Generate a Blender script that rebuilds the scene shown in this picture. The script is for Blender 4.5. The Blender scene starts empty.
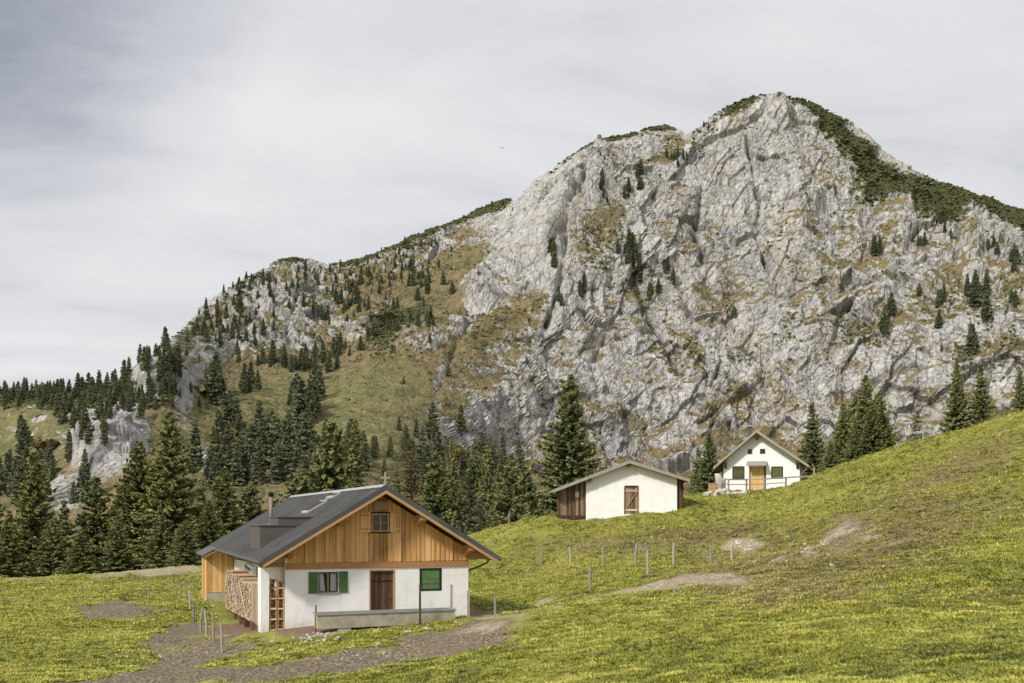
import bpy, math, random
import numpy as np
from mathutils import Vector, Matrix
S = bpy.context.scene
COL = S.collection
R = math.radians
F = 995.0; HY = 518.0; CX = 512.0; ZC = 4.64      # focal length and horizon of the photograph, eye height over hut floor
rng = np.random.default_rng(11)
random.seed(5)

# ---------------------------------------------------------------- noise
_p = np.random.default_rng(3).permutation(256); PERM = np.concatenate([_p, _p, _p])
_g = np.random.default_rng(4).normal(size=(256, 3)); GR = _g / np.linalg.norm(_g, axis=1)[:, None]
RV = np.random.default_rng(5).random((256, 8))
def hsh(i, j, k):
    return PERM[(PERM[(PERM[i & 255] + j) & 255] + k) & 255]
def perlin(P):
    P = np.asarray(P, float); i = np.floor(P).astype(np.int64); f = P - i
    u = f * f * f * (f * (f * 6 - 15) + 10); out = 0
    for a in (0, 1):
        wa = u[:, 0] if a else 1 - u[:, 0]
        for b in (0, 1):
            wb = u[:, 1] if b else 1 - u[:, 1]
            for c in (0, 1):
                wc = u[:, 2] if c else 1 - u[:, 2]
                g = GR[hsh(i[:, 0] + a, i[:, 1] + b, i[:, 2] + c)]
                out = out + wa * wb * wc * ((f[:, 0] - a) * g[:, 0] + (f[:, 1] - b) * g[:, 1] + (f[:, 2] - c) * g[:, 2])
    return out * 1.6
def fbm(P, o=4, g=.5):
    s = 0; a = 1
    for k in range(o): s = s + a * perlin(P * 2 ** k + 17.3 * k); a *= g
    return s
def ridged(P, o=4, g=.55):
    s = 0; a = 1
    for k in range(o): s = s + a * (1 - 2.2 * np.abs(perlin(P * 2 ** k + 9.1 * k))); a *= g
    return s
def worley(P, tilt=1.0):
    """blocky facets: returns height of the nearest tilted block and the gap to the next block"""
    i = np.floor(P).astype(np.int64); n = len(P)
    d1 = np.full(n, 9.); d2 = np.full(n, 9.); v = np.zeros(n)
    for a in (-1, 0, 1):
        for b in (-1, 0, 1):
            for c in (-1, 0, 1):
                h = hsh(i[:, 0] + a, i[:, 1] + b, i[:, 2] + c); r = RV[h]
                q = P - (i + np.array([a, b, c]) + r[:, :3]); d = np.einsum('ij,ij->i', q, q)
                m = d < d1
                d2 = np.where(m, d1, np.minimum(d2, d))
                v = np.where(m, r[:, 3] - .5 + tilt * np.einsum('ij,ij->i', q, r[:, 4:7] - .5), v)
                d1 = np.where(m, d, d1)
    return v, np.sqrt(d2) - np.sqrt(d1)
def sstep(a, b, x):
    t = np.clip((x - a) / (b - a), 0, 1); return t * t * (3 - 2 * t)
class TPS:                                             # smooth surface through survey points
    def __init__(s, P, V, sm=0.0):
        s.m = P.mean(0); s.sc = P.std(0).max(); P = (P - s.m) / s.sc; s.P = P; n = len(P)
        K = s.k(P, P) + sm * np.eye(n); A = np.zeros((n + 3, n + 3)); A[:n, :n] = K
        A[:n, n] = 1; A[:n, n + 1:] = P; A[n, :n] = 1; A[n + 1:, :n] = P.T
        s.w = np.linalg.solve(A, np.concatenate([V, np.zeros(3)]))
    def k(s, A, B):
        r2 = ((A[:, None] - B[None]) ** 2).sum(2); return .5 * r2 * np.log(r2 + 1e-12)
    def __call__(s, Q):
        Q = (np.asarray(Q, float) - s.m) / s.sc; out = np.empty(len(Q))
        for a in range(0, len(Q), 40000):
            q = Q[a:a + 40000]; out[a:a + 40000] = s.k(q, s.P) @ s.w[:-3] + s.w[-3] + q @ s.w[-2:]
        return out

# ---------------------------------------------------------------- mesh helpers
def np_mesh(name, V, Fc, mat=None, attrs=None, smooth=True, uvless=True):
    me = bpy.data.meshes.new(name); V = np.asarray(V, np.float32); Fc = np.asarray(Fc, np.int32)
    k = Fc.shape[1]; me.vertices.add(len(V)); me.vertices.foreach_set('co', V.ravel())
    me.loops.add(Fc.size); me.loops.foreach_set('vertex_index', Fc.ravel())
    me.polygons.add(len(Fc)); me.polygons.foreach_set('loop_start', np.arange(0, Fc.size, k, dtype=np.int32))
    me.polygons.foreach_set('loop_total', np.full(len(Fc), k, np.int32))
    me.polygons.foreach_set('use_smooth', np.full(len(Fc), smooth))
    me.update(calc_edges=True)
    for n, a in (attrs or {}).items():
        at = me.attributes.new(n, 'FLOAT', 'POINT'); at.data.foreach_set('value', np.asarray(a, np.float32))
    if mat: me.materials.append(mat)
    return me
def link(name, me, parent=None, loc=None):
    o = bpy.data.objects.new(name, me); COL.objects.link(o)
    if parent: o.parent = parent
    if loc is not None: o.location = loc
    return o
def tag(o, label=None, cat=None, group=None, kind=None):
    if label: o['label'] = label
    if cat: o['category'] = cat
    if group: o['group'] = group
    if kind: o['kind'] = kind
    return o
def grid_faces(nr, nc):
    a = (np.arange(nr - 1)[:, None] * nc + np.arange(nc - 1)[None]).ravel()
    return np.stack([a, a + 1, a + nc + 1, a + nc], 1)
class MB:                                              # collects boxes, prisms and tubes of one part
    def __init__(s): s.v = []; s.f = []; s.t = []
    def add(s, v, f, tone=None):
        n = len(s.v); s.v += [tuple(p) for p in v]; s.f += [tuple(n + i for i in q) for q in f]
        s.t += [random.random() if tone is None else tone] * len(v)
    def box(s, x0, x1, y0, y1, z0, z1, tone=None):
        s.add([(x, y, z) for x in (x0, x1) for y in (y0, y1) for z in (z0, z1)],
              [(0, 1, 3, 2), (4, 6, 7, 5), (0, 4, 5, 1), (2, 3, 7, 6), (0, 2, 6, 4), (1, 5, 7, 3)], tone)
    def prism(s, poly, y0, y1, tone=None, axis='y'):   # polygon in x,z pushed along y (or y,z along x)
        n = len(poly)
        if axis == 'y': v = [(a, y0, b) for a, b in poly] + [(a, y1, b) for a, b in poly]
        elif axis == 'x': v = [(y0, a, b) for a, b in poly] + [(y1, a, b) for a, b in poly]
        else: v = [(a, b, y0) for a, b in poly] + [(a, b, y1) for a, b in poly]
        s.add(v, [tuple(range(n))[::-1], tuple(range(n, 2 * n))] + [(i, (i + 1) % n, n + (i + 1) % n, n + i) for i in range(n)], tone)
    def bar(s, a, b, w, h=None, tone=None, up=(0, 0, 1)):
        a = Vector(a); b = Vector(b); h = h or w; d = (b - a).normalized(); u = Vector(up)
        if abs(d.dot(u)) > .95: u = Vector((1, 0, 0))
        x = d.cross(u).normalized() * w / 2; y = x.cross(d).normalized() * h / 2
        s.add([p + sx * x + sy * y for p in (a, b) for sx, sy in ((-1, -1), (1, -1), (1, 1), (-1, 1))],
              [(0, 1, 2, 3)[::-1], (4, 5, 6, 7)] + [(i, (i + 1) % 4, 4 + (i + 1) % 4, 4 + i) for i in range(4)], tone)
    def tube(s, pts, r, n=8, tone=None):
        pts = [Vector(p) for p in pts]; rs = r if isinstance(r, (list, tuple)) else [r] * len(pts); v = []; f = []
        for i, p in enumerate(pts):
            d = (pts[min(i + 1, len(pts) - 1)] - pts[max(i - 1, 0)]).normalized()
            u = Vector((0, 0, 1)) if abs(d.z) < .9 else Vector((1, 0, 0)); x = d.cross(u).normalized(); y = x.cross(d)
            v += [p + rs[i] * (math.cos(6.2832 * k / n) * x + math.sin(6.2832 * k / n) * y) for k in range(n)]
        for i in range(len(pts) - 1):
            f += [(i * n + k, i * n + (k + 1) % n, (i + 1) * n + (k + 1) % n, (i + 1) * n + k) for k in range(n)]
        f += [tuple(range(n))[::-1], tuple(range((len(pts) - 1) * n, len(pts) * n))]
        s.add(v, f, tone)
    def build(s, name, mat, parent=None, smooth=False, bevel=0):
        me = bpy.data.meshes.new(name); me.from_pydata(s.v, [], s.f); me.update()
        at = me.attributes.new('tone', 'FLOAT', 'POINT'); at.data.foreach_set('value', s.t)
        me.materials.append(mat)
        import bmesh
        bm = bmesh.new(); bm.from_mesh(me); bmesh.ops.recalc_face_normals(bm, faces=bm.faces)
        if bevel: bmesh.ops.bevel(bm, geom=bm.edges[:], offset=bevel, segments=1, affect='EDGES')
        bm.to_mesh(me); bm.free()
        if smooth:
            for p in me.polygons: p.use_smooth = True
        return link(name, me, parent)
def empty(name, loc=(0, 0, 0), rz=0, **k):
    o = link(name, None, loc=loc); o.rotation_euler.z = rz; o.empty_display_size = .3; return tag(o, **k)

# ---------------------------------------------------------------- materials
def new_mat(name, rough=.85):
    m = bpy.data.materials.new(name); m.use_nodes = True; nt = m.node_tree; b = nt.nodes['Principled BSDF']
    b.inputs['Roughness'].default_value = rough; b.inputs['Specular IOR Level'].default_value = .2
    return m, nt, b
class N:                                               # terse node builder
    def __init__(s, nt): s.nt = nt; s.co = nt.nodes.new('ShaderNodeTexCoord')
    def n(s, t, **k):
        x = s.nt.nodes.new(t)
        for a, b in k.items(): setattr(x, a, b)
        return x
    def set(s, sock, v):
        if hasattr(v, 'is_output') or isinstance(v, bpy.types.NodeSocket): s.nt.links.new(v, sock)
        else:
            if isinstance(v, tuple) and len(v) == 3 and sock.type == 'RGBA': v = v + (1,)
            sock.default_value = v
    def map(s, scale=(1, 1, 1), rot=(0, 0, 0), src=None):
        m = s.n('ShaderNodeMapping'); s.nt.links.new(src or s.co.outputs['Object'], m.inputs[0])
        m.inputs['Scale'].default_value = scale; m.inputs['Rotation'].default_value = rot; return m.outputs[0]
    def noise(s, scale, detail=4, rough=.55, vec=None, dist=0):
        x = s.n('ShaderNodeTexNoise'); s.nt.links.new(vec or s.co.outputs['Object'], x.inputs['Vector'])
        x.inputs['Scale'].default_value = scale; x.inputs['Detail'].default_value = detail
        x.inputs['Roughness'].default_value = rough; x.inputs['Distortion'].default_value = dist; return x.outputs['Fac']
    def voro(s, scale, feature='F1', vec=None, out='Distance'):
        x = s.n('ShaderNodeTexVoronoi', feature=feature); s.nt.links.new(vec or s.co.outputs['Object'], x.inputs['Vector'])
        x.inputs['Scale'].default_value = scale; return x.outputs[out]
    def attr(s, name):
        x = s.n('ShaderNodeAttribute'); x.attribute_name = name; return x.outputs['Fac']
    def ramp(s, v, pts):
        x = s.n('ShaderNodeValToRGB'); s.set(x.inputs[0], v); e = x.color_ramp.elements
        while len(e) < len(pts): e.new(.5)
        for el, (p, c) in zip(e, pts):
            el.position = p; el.color = (c if isinstance(c, tuple) else (c, c, c)) + (1,)
        return x.outputs[0]
    def mix(s, f, a, b, t='MIX'):
        x = s.n('ShaderNodeMix', data_type='RGBA', blend_type=t); s.set(x.inputs[0], f); s.set(x.inputs[6], a); s.set(x.inputs[7], b); return x.outputs[2]
    def math(s, op, a, b=0., c=0., clamp=False):
        x = s.n('ShaderNodeMath', operation=op, use_clamp=clamp); s.set(x.inputs[0], a); s.set(x.inputs[1], b); s.set(x.inputs[2], c); return x.outputs[0]
    def bump(s, h, strength, dist=1.):
        x = s.n('ShaderNodeBump'); s.nt.links.new(h, x.inputs['Height']); x.inputs['Strength'].default_value = strength; x.inputs['Distance'].default_value = dist; return x.outputs[0]

def mat_rock():
    m, nt, b = new_mat('limestone_mountain', .95); g = N(nt)
    diag = g.map((1, .6, .55), (0, R(28), 0))
    n1 = g.noise(.02, 5, .6, diag); n2 = g.noise(.1, 6, .7, diag, .6); n3 = g.noise(.38, 6, .8, None, .8)
    streak = g.noise(.22, 5, .7, g.map((1.3, .8, .22), (0, R(22), 0)), .7)
    c = g.ramp(n1, [(.38, (.385, .39, .405)), (.5, (.52, .51, .495)), (.62, (.45, .448, .452))])
    c = g.mix(g.ramp(n2, [(.38, 0.), (.62, 1.)]), c, (.66, .65, .625))
    c = g.mix(g.math('MULTIPLY', g.ramp(streak, [(.50, 0.), (.62, 1.)]), .55), c, (.27, .27, .28))
    # warm staining
    c = g.mix(g.math('MULTIPLY', g.ramp(g.noise(.035, 5, .7), [(.50, 0.), (.64, 1.)]), .45), c, (.47, .40, .29))
    # fine fractures
    wv = g.mix(.12, diag, g.n('ShaderNodeTexNoise').outputs['Color'])
    cr = g.voro(.17, 'DISTANCE_TO_EDGE', g.map((1, .6, .5), (0, R(30), 0)))
    c = g.mix(g.ramp(cr, [(0., .45), (.05, 0.)]), c, (.12, .115, .11))
    c = g.mix(g.ramp(n3, [(.38, .6), (.48, 0.)]), c, (.15, .145, .125))
    # shade painted into cracks and gully beds, placed from geometry
    c = g.mix(g.math('MULTIPLY', g.attr('crack_shade'), .8), c, (.13, .12, .105))
    # grass ledges
    gr = g.math('ADD', g.attr('grass'), g.math('MULTIPLY', g.math('SUBTRACT', g.noise(.28, 7, .8), .5), 3.4))
    gc = g.ramp(g.noise(.05, 5, .7), [(.35, (.13, .12, .05)), (.45, (.23, .185, .085)), (.55, (.31, .235, .11)), (.65, (.20, .175, .08))])
    gc = g.mix(g.attr('green'), gc, g.ramp(g.noise(.06, 6, .75), [(.38, (.155, .165, .055)), (.5, (.25, .24, .085)), (.62, (.36, .30, .125))]))
    gc = g.mix(g.ramp(n3, [(.4, .5), (.6, 0.)]), gc, (.06, .055, .025))
    c = g.mix(g.ramp(gr, [(.42, 0.), (.72, .95)]), c, gc)
    # pine scrub ground
    sc = g.math('ADD', g.attr('scrub'), g.math('MULTIPLY', g.math('SUBTRACT', g.noise(.2, 6, .75), .5), 2.8))
    c = g.mix(g.ramp(sc, [(.5, 0.), (.72, 1.)]), c, g.ramp(n3, [(.35, (.045, .055, .024)), (.6, (.12, .125, .055))]))
    g.set(b.inputs['Base Color'], c)
    h = g.math('ADD', g.math('MULTIPLY', n2, 4.), g.math('MULTIPLY', n3, 1.5))
    h = g.math('ADD', h, g.math('MULTIPLY', g.ramp(cr, [(0., 0.), (.12, 1.)]), .8))
    g.set(b.inputs['Normal'], g.bump(h, .9, 1.1)); return m

def mat_meadow():
    m, nt, b = new_mat('alpine_turf', .95); g = N(nt)
    n1 = g.noise(.12, 5, .65, g.map((1, 1.6, 1))); n2 = g.noise(1.3, 6, .75); n3 = g.noise(6., 5, .7)
    c = g.ramp(n1, [(.35, (.18, .195, .042)), (.5, (.285, .285, .060)), (.65, (.355, .325, .09))])
    c = g.mix(g.ramp(n2, [(.36, .75), (.55, 0.)]), c, (.10, .10, .026))
    c = g.mix(g.ramp(n3, [(.5, 0.), (.75, .5)]), c, (.30, .27, .07))
    dry = g.math('ADD', g.attr('dry'), g.math('MULTIPLY', g.math('SUBTRACT', n2, .5), 1.1))
    c = g.mix(g.ramp(dry, [(.35, 0.), (.75, .85)]), c, g.ramp(n3, [(.38, (.12, .095, .045)), (.6, (.27, .21, .11))]))
    dirt = g.math('ADD', g.attr('dirt'), g.math('MULTIPLY', g.math('SUBTRACT', g.noise(.9, 7, .8), .5), 2.2))
    dc = g.ramp(g.noise(9., 5, .8), [(.40, (.085, .065, .042)), (.5, (.175, .14, .092)), (.58, (.29, .24, .165)), (.64, (.52, .48, .41))])
    c = g.mix(g.ramp(dirt, [(.36, 0.), (.6, 1.)]), c, dc)
    gv = g.math('ADD', g.attr('gravel'), g.math('MULTIPLY', g.math('SUBTRACT', g.noise(.8, 7, .8), .5), 2.2))
    gc = g.ramp(g.noise(7., 5, .8), [(.38, (.20, .155, .095)), (.5, (.36, .29, .20)), (.62, (.56, .49, .39))])
    c = g.mix(g.ramp(gv, [(.40, 0.), (.85, .92)]), c, gc)
    c = g.mix(g.ramp(g.attr('brick'), [(.4, 0.), (.55, 1.)]), c, g.ramp(n3, [(.3, (.17, .11, .075)), (.7, (.31, .21, .15))]))
    g.set(b.inputs['Base Color'], c)
    g.set(b.inputs['Normal'], g.bump(g.math('ADD', n2, g.math('MULTIPLY', n3, .35)), .8, .22)); return m

def mat_attr(name, pts, rough=.9, scale=3., bump=0, nmix=.5, spec=.2, stretch=(1, 1, 1), obj_rand=0, dist=.02):
    """colour from the part's own tone plus noise"""
    m, nt, b = new_mat(name, rough); g = N(nt); b.inputs['Specular IOR Level'].default_value = spec
    n = g.noise(scale, 5, .65, g.map(stretch))
    v = g.math('ADD', g.math('MULTIPLY', g.attr('tone'), 1 - nmix), g.math('MULTIPLY', n, nmix))
    c = g.ramp(v, pts)
    if obj_rand:
        oi = g.n('ShaderNodeObjectInfo'); c = g.mix(g.math('MULTIPLY', oi.outputs['Random'], obj_rand), c, (.012, .02, .012), 'MIX')
    g.set(b.inputs['Base Color'], c)
    if bump: g.set(b.inputs['Normal'], g.bump(n, bump, dist))
    return m

M = {}
M['rock'] = mat_rock(); M['meadow'] = mat_meadow()

# ---------------------------------------------------------------- near terrain
def P3(px, py, D):  # survey point: bearing and dip as read from the photograph, at distance D
    return ((px - CX) / F * D, D, ZC - (py - HY) / F * D)
ctl = [(-300, 683, 34), (0, 683, 31), (150, 683, 30), (300, 683, 29.5), (450, 683, 26), (600, 683, 22), (750, 683, 19.5), (900, 683, 17.5), (1024, 683, 16.5), (1300, 683, 15),
  (261, 633, 41), (285, 628, 42), (469, 616, 45.1), (231, 603, 58.7), (209, 601, 58), (380, 622, 43.6),
  (222, 652, 39.5), (201, 634, 45), (194, 621, 52), (181, 601.5, 66), (100, 612, 60), (0, 612, 58), (-300, 620, 58), (0, 640, 43), (120, 640, 42), (-300, 585, 85),
  (0, 579, 90), (100, 574, 92), (200, 567, 95), (150, 590, 76), (300, 570, 95),
  (590, 591.5, 50), (495, 617, 46.5), (541, 564, 75), (570, 567, 66), (603, 568, 61), (635, 568, 57), (673, 568, 55), (732, 566.5, 58), (500, 590, 60), (480, 560, 78),
  (586, 517, 80), (550, 519.5, 80), (677, 508, 81), (480, 536, 92), (530, 525, 86), (632, 512.5, 80), (724, 494, 93), (799, 484, 92), (745, 502, 86),
  (820, 476, 90), (900, 450.5, 86), (1024, 418, 80), (1300, 345, 74), (960, 435, 83),
  (1024, 500, 50), (1024, 560, 32), (1024, 600, 25), (850, 540, 52), (850, 600, 28), (740, 578, 42), (620, 598, 38), (480, 640, 33), (600, 640, 28), (540, 612, 38), (750, 640, 24), (450, 655, 31), (420, 634, 39),
  (700, 590, 38), (840, 520, 60), (850, 500, 70), (960, 480, 64), (1300, 480, 45), (1300, 600, 22), (340, 650, 36), (650, 545, 68), (760, 530, 70)]
cp = [P3(*c) for c in ctl] + [(0, 0, 2.94), (0, 8, 2.5), (-10, 8, 1.9), (12, 6, 3.1), (-25, 5, 0.5), (30, 8, 5), (-60, 30, -1.5), (70, 40, 12),
     (-60, 130, -6), (-30, 130, -4.5), (0, 125, -2), (20, 125, .5), (45, 125, 4), (75, 120, 10)]
cp = np.array(cp); _T = TPS(cp[:, :2], cp[:, 2], .0004)
def H(XY):
    XY = np.asarray(XY, float); x, y = XY[:, 0], XY[:, 1]
    z = _T(XY)
    # crest line behind which the meadow falls into the valley
    az = x / np.maximum(y, 1) * F + CX
    crest = np.interp(az, [-600, 0, 100, 200, 330, 480, 555, 632, 700, 760, 830, 900, 1024, 1600], [88, 92, 94, 98, 98, 94, 91, 92, 100, 103, 93, 88, 82, 78])
    over = np.maximum(y - crest, 0)
    zc = _T(np.stack([x * crest / np.maximum(y, 1), np.minimum(y, crest)], 1))
    z = np.where(over > 0, zc - .42 * over * over / (over + 12), z)
    z = np.maximum(z, -40)
    P = np.stack([x, y, z * 0], 1)
    near = sstep(6, 20, y)
    hut = np.exp(-(((x + 9) / 12) ** 2 + ((y - 50) / 13) ** 2) ** 2)
    z = z + (.22 * fbm(P / 7, 3) + .10 * fbm(P / np.array([1.6, 1.1, 1]) + 30, 3)) * near * (1 - .75 * hut)
    hill = sstep(.5, 4, z) * sstep(30, 50, y)
    bn = np.exp(-(((x - 9.5) / 5.5) ** 2 + ((y - 79) / 4.5) ** 2) ** 2); hs_ = np.exp(-(((x - 23.5) / 6) ** 2 + ((y - 92) / 4.) ** 2) ** 2); hill = hill * (1 - bn) * (1 - hs_); z = z - .28 * bn
    w2_ = .6 * fbm(P / 5 + 60, 2)
    z = z + hill * .28 * ridged(np.stack([x / 9, (y + z * 2) / 2.2 + w2_, z * 0], 1), 3)
    z = z + .07 * near * (1 - hut) * np.maximum(fbm(P / .8 + 11, 2), -.3)
    return z
def proj(P):
    P = np.asarray(P, float); y = np.maximum(P[:, 1], .1); return CX + F * P[:, 0] / y, HY - F * (P[:, 2] - ZC) / y
def blob(px, py, L, soft=False):
    """weight of hand-surveyed patches: (cx, cy, rx, ry, angle_deg, value)"""
    w = np.zeros_like(px)
    for cx, cy, rx, ry, a, v in L:
        c, s = math.cos(R(a)), math.sin(R(a)); dx, dy = px - cx, py - cy
        q = ((dx * c - dy * s) / rx) ** 2 + ((dx * s + dy * c) / ry) ** 2
        w += v * np.exp(-q * .7) * (1.15 if soft else 1) if soft else v * np.exp(-q * q * .7)
    return w
DIRT = [(310, 664, 150, 7.5, 6, 1.), (430, 640, 75, 9, 12, 1.), (150, 672, 90, 7, 16, .75), (200, 655, 40, 10, 30, .7), (175, 632, 28, 7, 12, 1.), (120, 612, 34, 6.5, 4, 1.1), (110, 608, 30, 5, 5, .4),
        (60, 683, 60, 3, 5, .5), (180, 640, 16, 9, 35, .7), (846, 530, 9, 18, -30, .75), (712, 552, 7, 6, 0, .6), (25, 598, 30, 3, 0, .4), (650, 548, 12, 4, -20, .5), (490, 648, 18, 4, 0, .5), (600, 520, 40, 3, 0, .35), (190,585,40,2,3,.45)]
GRAV = [(640, 591, 66, 3.0, 7, .85), (690, 580, 48, 5.5, 5, .7), (747, 544, 15, 7, 10, .9), (785, 557, 15, 3, 28, 1.), (828, 540, 26, 4, 38, 1.1), (870, 533, 14, 3, 20, .8), (905, 540, 20, 2.5, 10, .6), (860, 552, 30, 9, 0, .3), (150, 571, 62, 4.5, 3, 1.), (500, 617, 30, 3, 3, 1.), (480, 630, 30, 2.5, 10, .8),
        (700, 560, 30, 8, 0, .25), (930, 560, 60, 10, 0, .2), (20, 578, 30, 4, 0, .5), (330, 632, 45, 3, 4, .9), (540, 606, 16, 3, 20, .8), (800, 585, 90, 6, 0, .3)]
BRICK = [(238, 629, 30, 6, 6, 1.), (330, 627, 62, 3.2, 4, 1.), (445, 614, 40, 3, 5, 1.)]
DRY = [(950, 520, 110, 16, 18, .5), (780, 600, 120, 8, 5, .5), (970, 600, 90, 10, 8, .35), (700, 535, 60, 8, 10, .4), (760, 575, 110, 22, 0, .6), (860, 560, 130, 26, 10, .55), (560, 575, 70, 6, 2, .5), (900, 500, 130, 22, 20, .45), (650, 540, 120, 10, 5, .4), (980, 450, 80, 18, 22, .4), (500, 650, 22, 9, 0, .5), (640, 520, 140, 12, 5, .25), (160, 580, 100, 5, 3, .5), (560, 545, 60, 8, 0, .25), (850,630,200,14,8,.2)]
na, nd = 760, 560
az = np.tan(np.linspace(R(-52), R(52), na)); dd = 5 * (210 / 5) ** np.linspace(0, 1, nd)
DDg, AZg = np.meshgrid(dd, az, indexing='ij'); XY = np.stack([(AZg * DDg).ravel(), DDg.ravel()], 1)
def warp(XY, px, py):                              # ragged outlines of the bare patches
    P = np.column_stack([XY, 0 * XY[:, 0]]); s = 40 / np.maximum(XY[:, 1], 12)
    return px + 26 * s * fbm(P / 3.2, 4), py + 7 * s * fbm(P / 3.2 + 31, 4)
Z = H(XY); V = np.column_stack([XY, Z]); px, py = warp(XY, *proj(V))
front = XY[:, 1] < 105
at = {k: blob(px, py, L, k != 'brick') * front for k, L in (('dirt', DIRT), ('gravel', GRAV), ('brick', BRICK), ('dry', DRY))}
V[:, 2] -= .05 * np.clip(at['dirt'], 0, 1)
meadow = link('meadow_ground', np_mesh('meadow_ground', V, grid_faces(nd, na), M['meadow'], at)); tag(meadow, kind='structure')
def Hz(x, y): return float(H([(x, y)])[0])

# ---------------------------------------------------------------- mountain
mc = [(-300, 395, 900), (0, 388, 640), (100, 380, 580), (150, 350, 520), (180, 330, 620), (230, 285, 720), (290, 258, 780), (335, 265, 820), (400, 240, 860), (450, 218, 900), (500, 200, 930),
  (545, 175, 790), (600, 140, 800), (655, 124, 815), (690, 130, 805), (770, 95, 825), (835, 120, 835), (905, 167, 835), (1024, 212, 835), (1300, 300, 840),
  (0, 450, 430), (0, 520, 290), (-300, 470, 420), (150, 385, 415), (165, 365, 430), (110, 430, 360), (150, 440, 350), (90, 470, 320), (205, 450, 350), (50, 415, 450),
  (250, 400, 455), (350, 380, 530), (400, 400, 500), (300, 440, 390), (400, 440, 400), (430, 345, 600), (470, 300, 680), (330, 352, 610), (230, 355, 590), (270, 372, 540), (200, 400, 430),
  (230, 330, 620), (300, 335, 640), (300, 280, 720), (400, 290, 730), (450, 250, 820), (360, 300, 690),
  (450, 440, 490), (500, 470, 520), (600, 460, 600), (700, 450, 620), (800, 430, 625), (900, 420, 620), (1024, 400, 600), (1300, 360, 580),
  (450, 400, 540), (480, 375, 590), (550, 350, 650), (520, 280, 690), (540, 220, 735), (600, 300, 690), (700, 300, 690), (700, 200, 755), (770, 300, 685), (770, 200, 750), (900, 300, 680), (900, 220, 760), (1024, 300, 660), (1024, 240, 760), (1300, 320, 660),
  (200, 520, 230), (350, 500, 260), (500, 530, 280), (600, 545, 330), (800, 530, 360), (1024, 510, 370),
  (600, 380, 645), (700, 370, 655), (800, 360, 655), (900, 360, 648), (1024, 350, 632), (520, 400, 600), (600, 425, 620), (700, 415, 635), (560, 320, 665), (650, 340, 672), (450, 420, 505), (800, 400, 637), (900, 390, 632), (600, 490, 560), (700, 480, 590), (800, 465, 600), (900, 450, 600), (500, 495, 440), (1300, 470, 350),
  (-300, 600, 185), (0, 600, 185), (300, 600, 185), (700, 600, 190), (1024, 600, 190), (1300, 600, 190)]
mcn = np.array(mc, float); TD = TPS(mcn[:, :2] / 100, np.log(mcn[:, 2]), .002)
skx = [-500, -300, 0, 60, 100, 130, 155, 170, 185, 205, 230, 255, 275, 292, 310, 325, 345, 375, 400, 425, 450, 480, 497, 508, 514, 520, 535, 545, 560, 580, 597, 615, 635, 655, 668, 680, 686, 693, 705, 715, 728, 745, 770, 790, 815, 840, 860, 880, 905, 940, 970, 1000, 1024, 1150, 1400]
sky = [415, 402, 391, 388, 383, 372, 352, 340, 326, 304, 288, 272, 262, 257, 262, 266, 263, 253, 243, 232, 222, 208, 201, 198, 201, 196, 180, 174, 163, 150, 142, 137, 133, 126, 125, 131, 135, 132, 124, 113, 106, 99, 95, 97, 106, 118, 130, 146, 166, 182, 193, 204, 211, 250, 330]
ncm, nrm = 1060, 480
pxs = np.linspace(-330, 1330, ncm); tt = np.linspace(0, 1, nrm)
sk = np.interp(pxs, skx, sky)
PX = np.repeat(pxs[None], nrm, 0); PY = 600 + (sk[None] - 600) * tt[:, None]
D = np.exp(TD(np.stack([PX.ravel(), PY.ravel()], 1) / 100)).reshape(nrm, ncm)
X = (PX - CX) / F * D; Zm = ZC - (PY - HY) / F * D
B = np.stack([X, D, Zm], 2)
def normals(B):
    du = np.gradient(B, axis=1); dv = np.gradient(B, axis=0); n = np.cross(du, dv); return n / np.linalg.norm(n, axis=2, keepdims=True)
n0 = normals(B)
for _ in range(30): n0[:, 1:-1] = (n0[:, :-2] + n0[:, 2:] + n0[:, 1:-1] * 2) / 4; n0[1:-1] = (n0[:-2] + n0[2:] + n0[1:-1] * 2) / 4
n0 /= np.linalg.norm(n0, axis=2, keepdims=True)
Pf = B.reshape(-1, 3); fx, fy = PX.ravel(), PY.ravel()
# smooth turf areas and steep rock areas
TURF = [(300, 420, 110, 48, 0, 1.), (370, 375, 60, 25, 0, 1.), (420, 365, 60, 7, 33, .8), (250, 430, 60, 40, 0, .6), (15, 430, 42, 30, 0, 1.), (130, 480, 30, 20, 0, .35), (190, 415, 16, 30, 0, .6), (350, 352, 25, 12, 0, .7), (1000, 350, 40, 9, 12, .9),
        (480, 330, 50, 14, 35, .9), (598, 235, 26, 34, -30, .95), (430, 300, 30, 30, 30, .8), (380, 300, 40, 30, 0, .4), (530, 300, 30, 10, 30, .8), (500, 340, 60, 14, 35, .75), (465, 285, 30, 16, 45, .6), (165, 445, 18, 34, 0, .6), (615, 190, 15, 30, 0, .35),
        (450, 405, 8, 12, -30, .8), (560, 395, 30, 8, 0, .2), (900, 310, 60, 12, 25, .5), (820, 355, 110, 8, 24, .6), (760, 395, 50, 7, 15, .5), (730, 440, 60, 10, 8, .7), (690, 300, 60, 22, 0, .35), (800, 235, 25, 18, 0, .4), (830, 270, 40, 20, 0, .3),
        (640, 420, 90, 6, -15, .5), (780, 290, 60, 12, 0, .35), (990, 300, 30, 14, 0, .3), (640, 300, 30, 10, -30, .3), (590, 345, 40, 6, 20, .2), (870, 400, 90, 8, 5, .4), (700, 370, 25, 40, 0, .2), (720, 240, 10, 60, 10, .1), (470, 255, 24, 14, 30, .6), (330, 390, 60, 10, 15, .3), (240,330,20,10,30,.2), (300, 300, 60, 20, 0, .1)]
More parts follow.
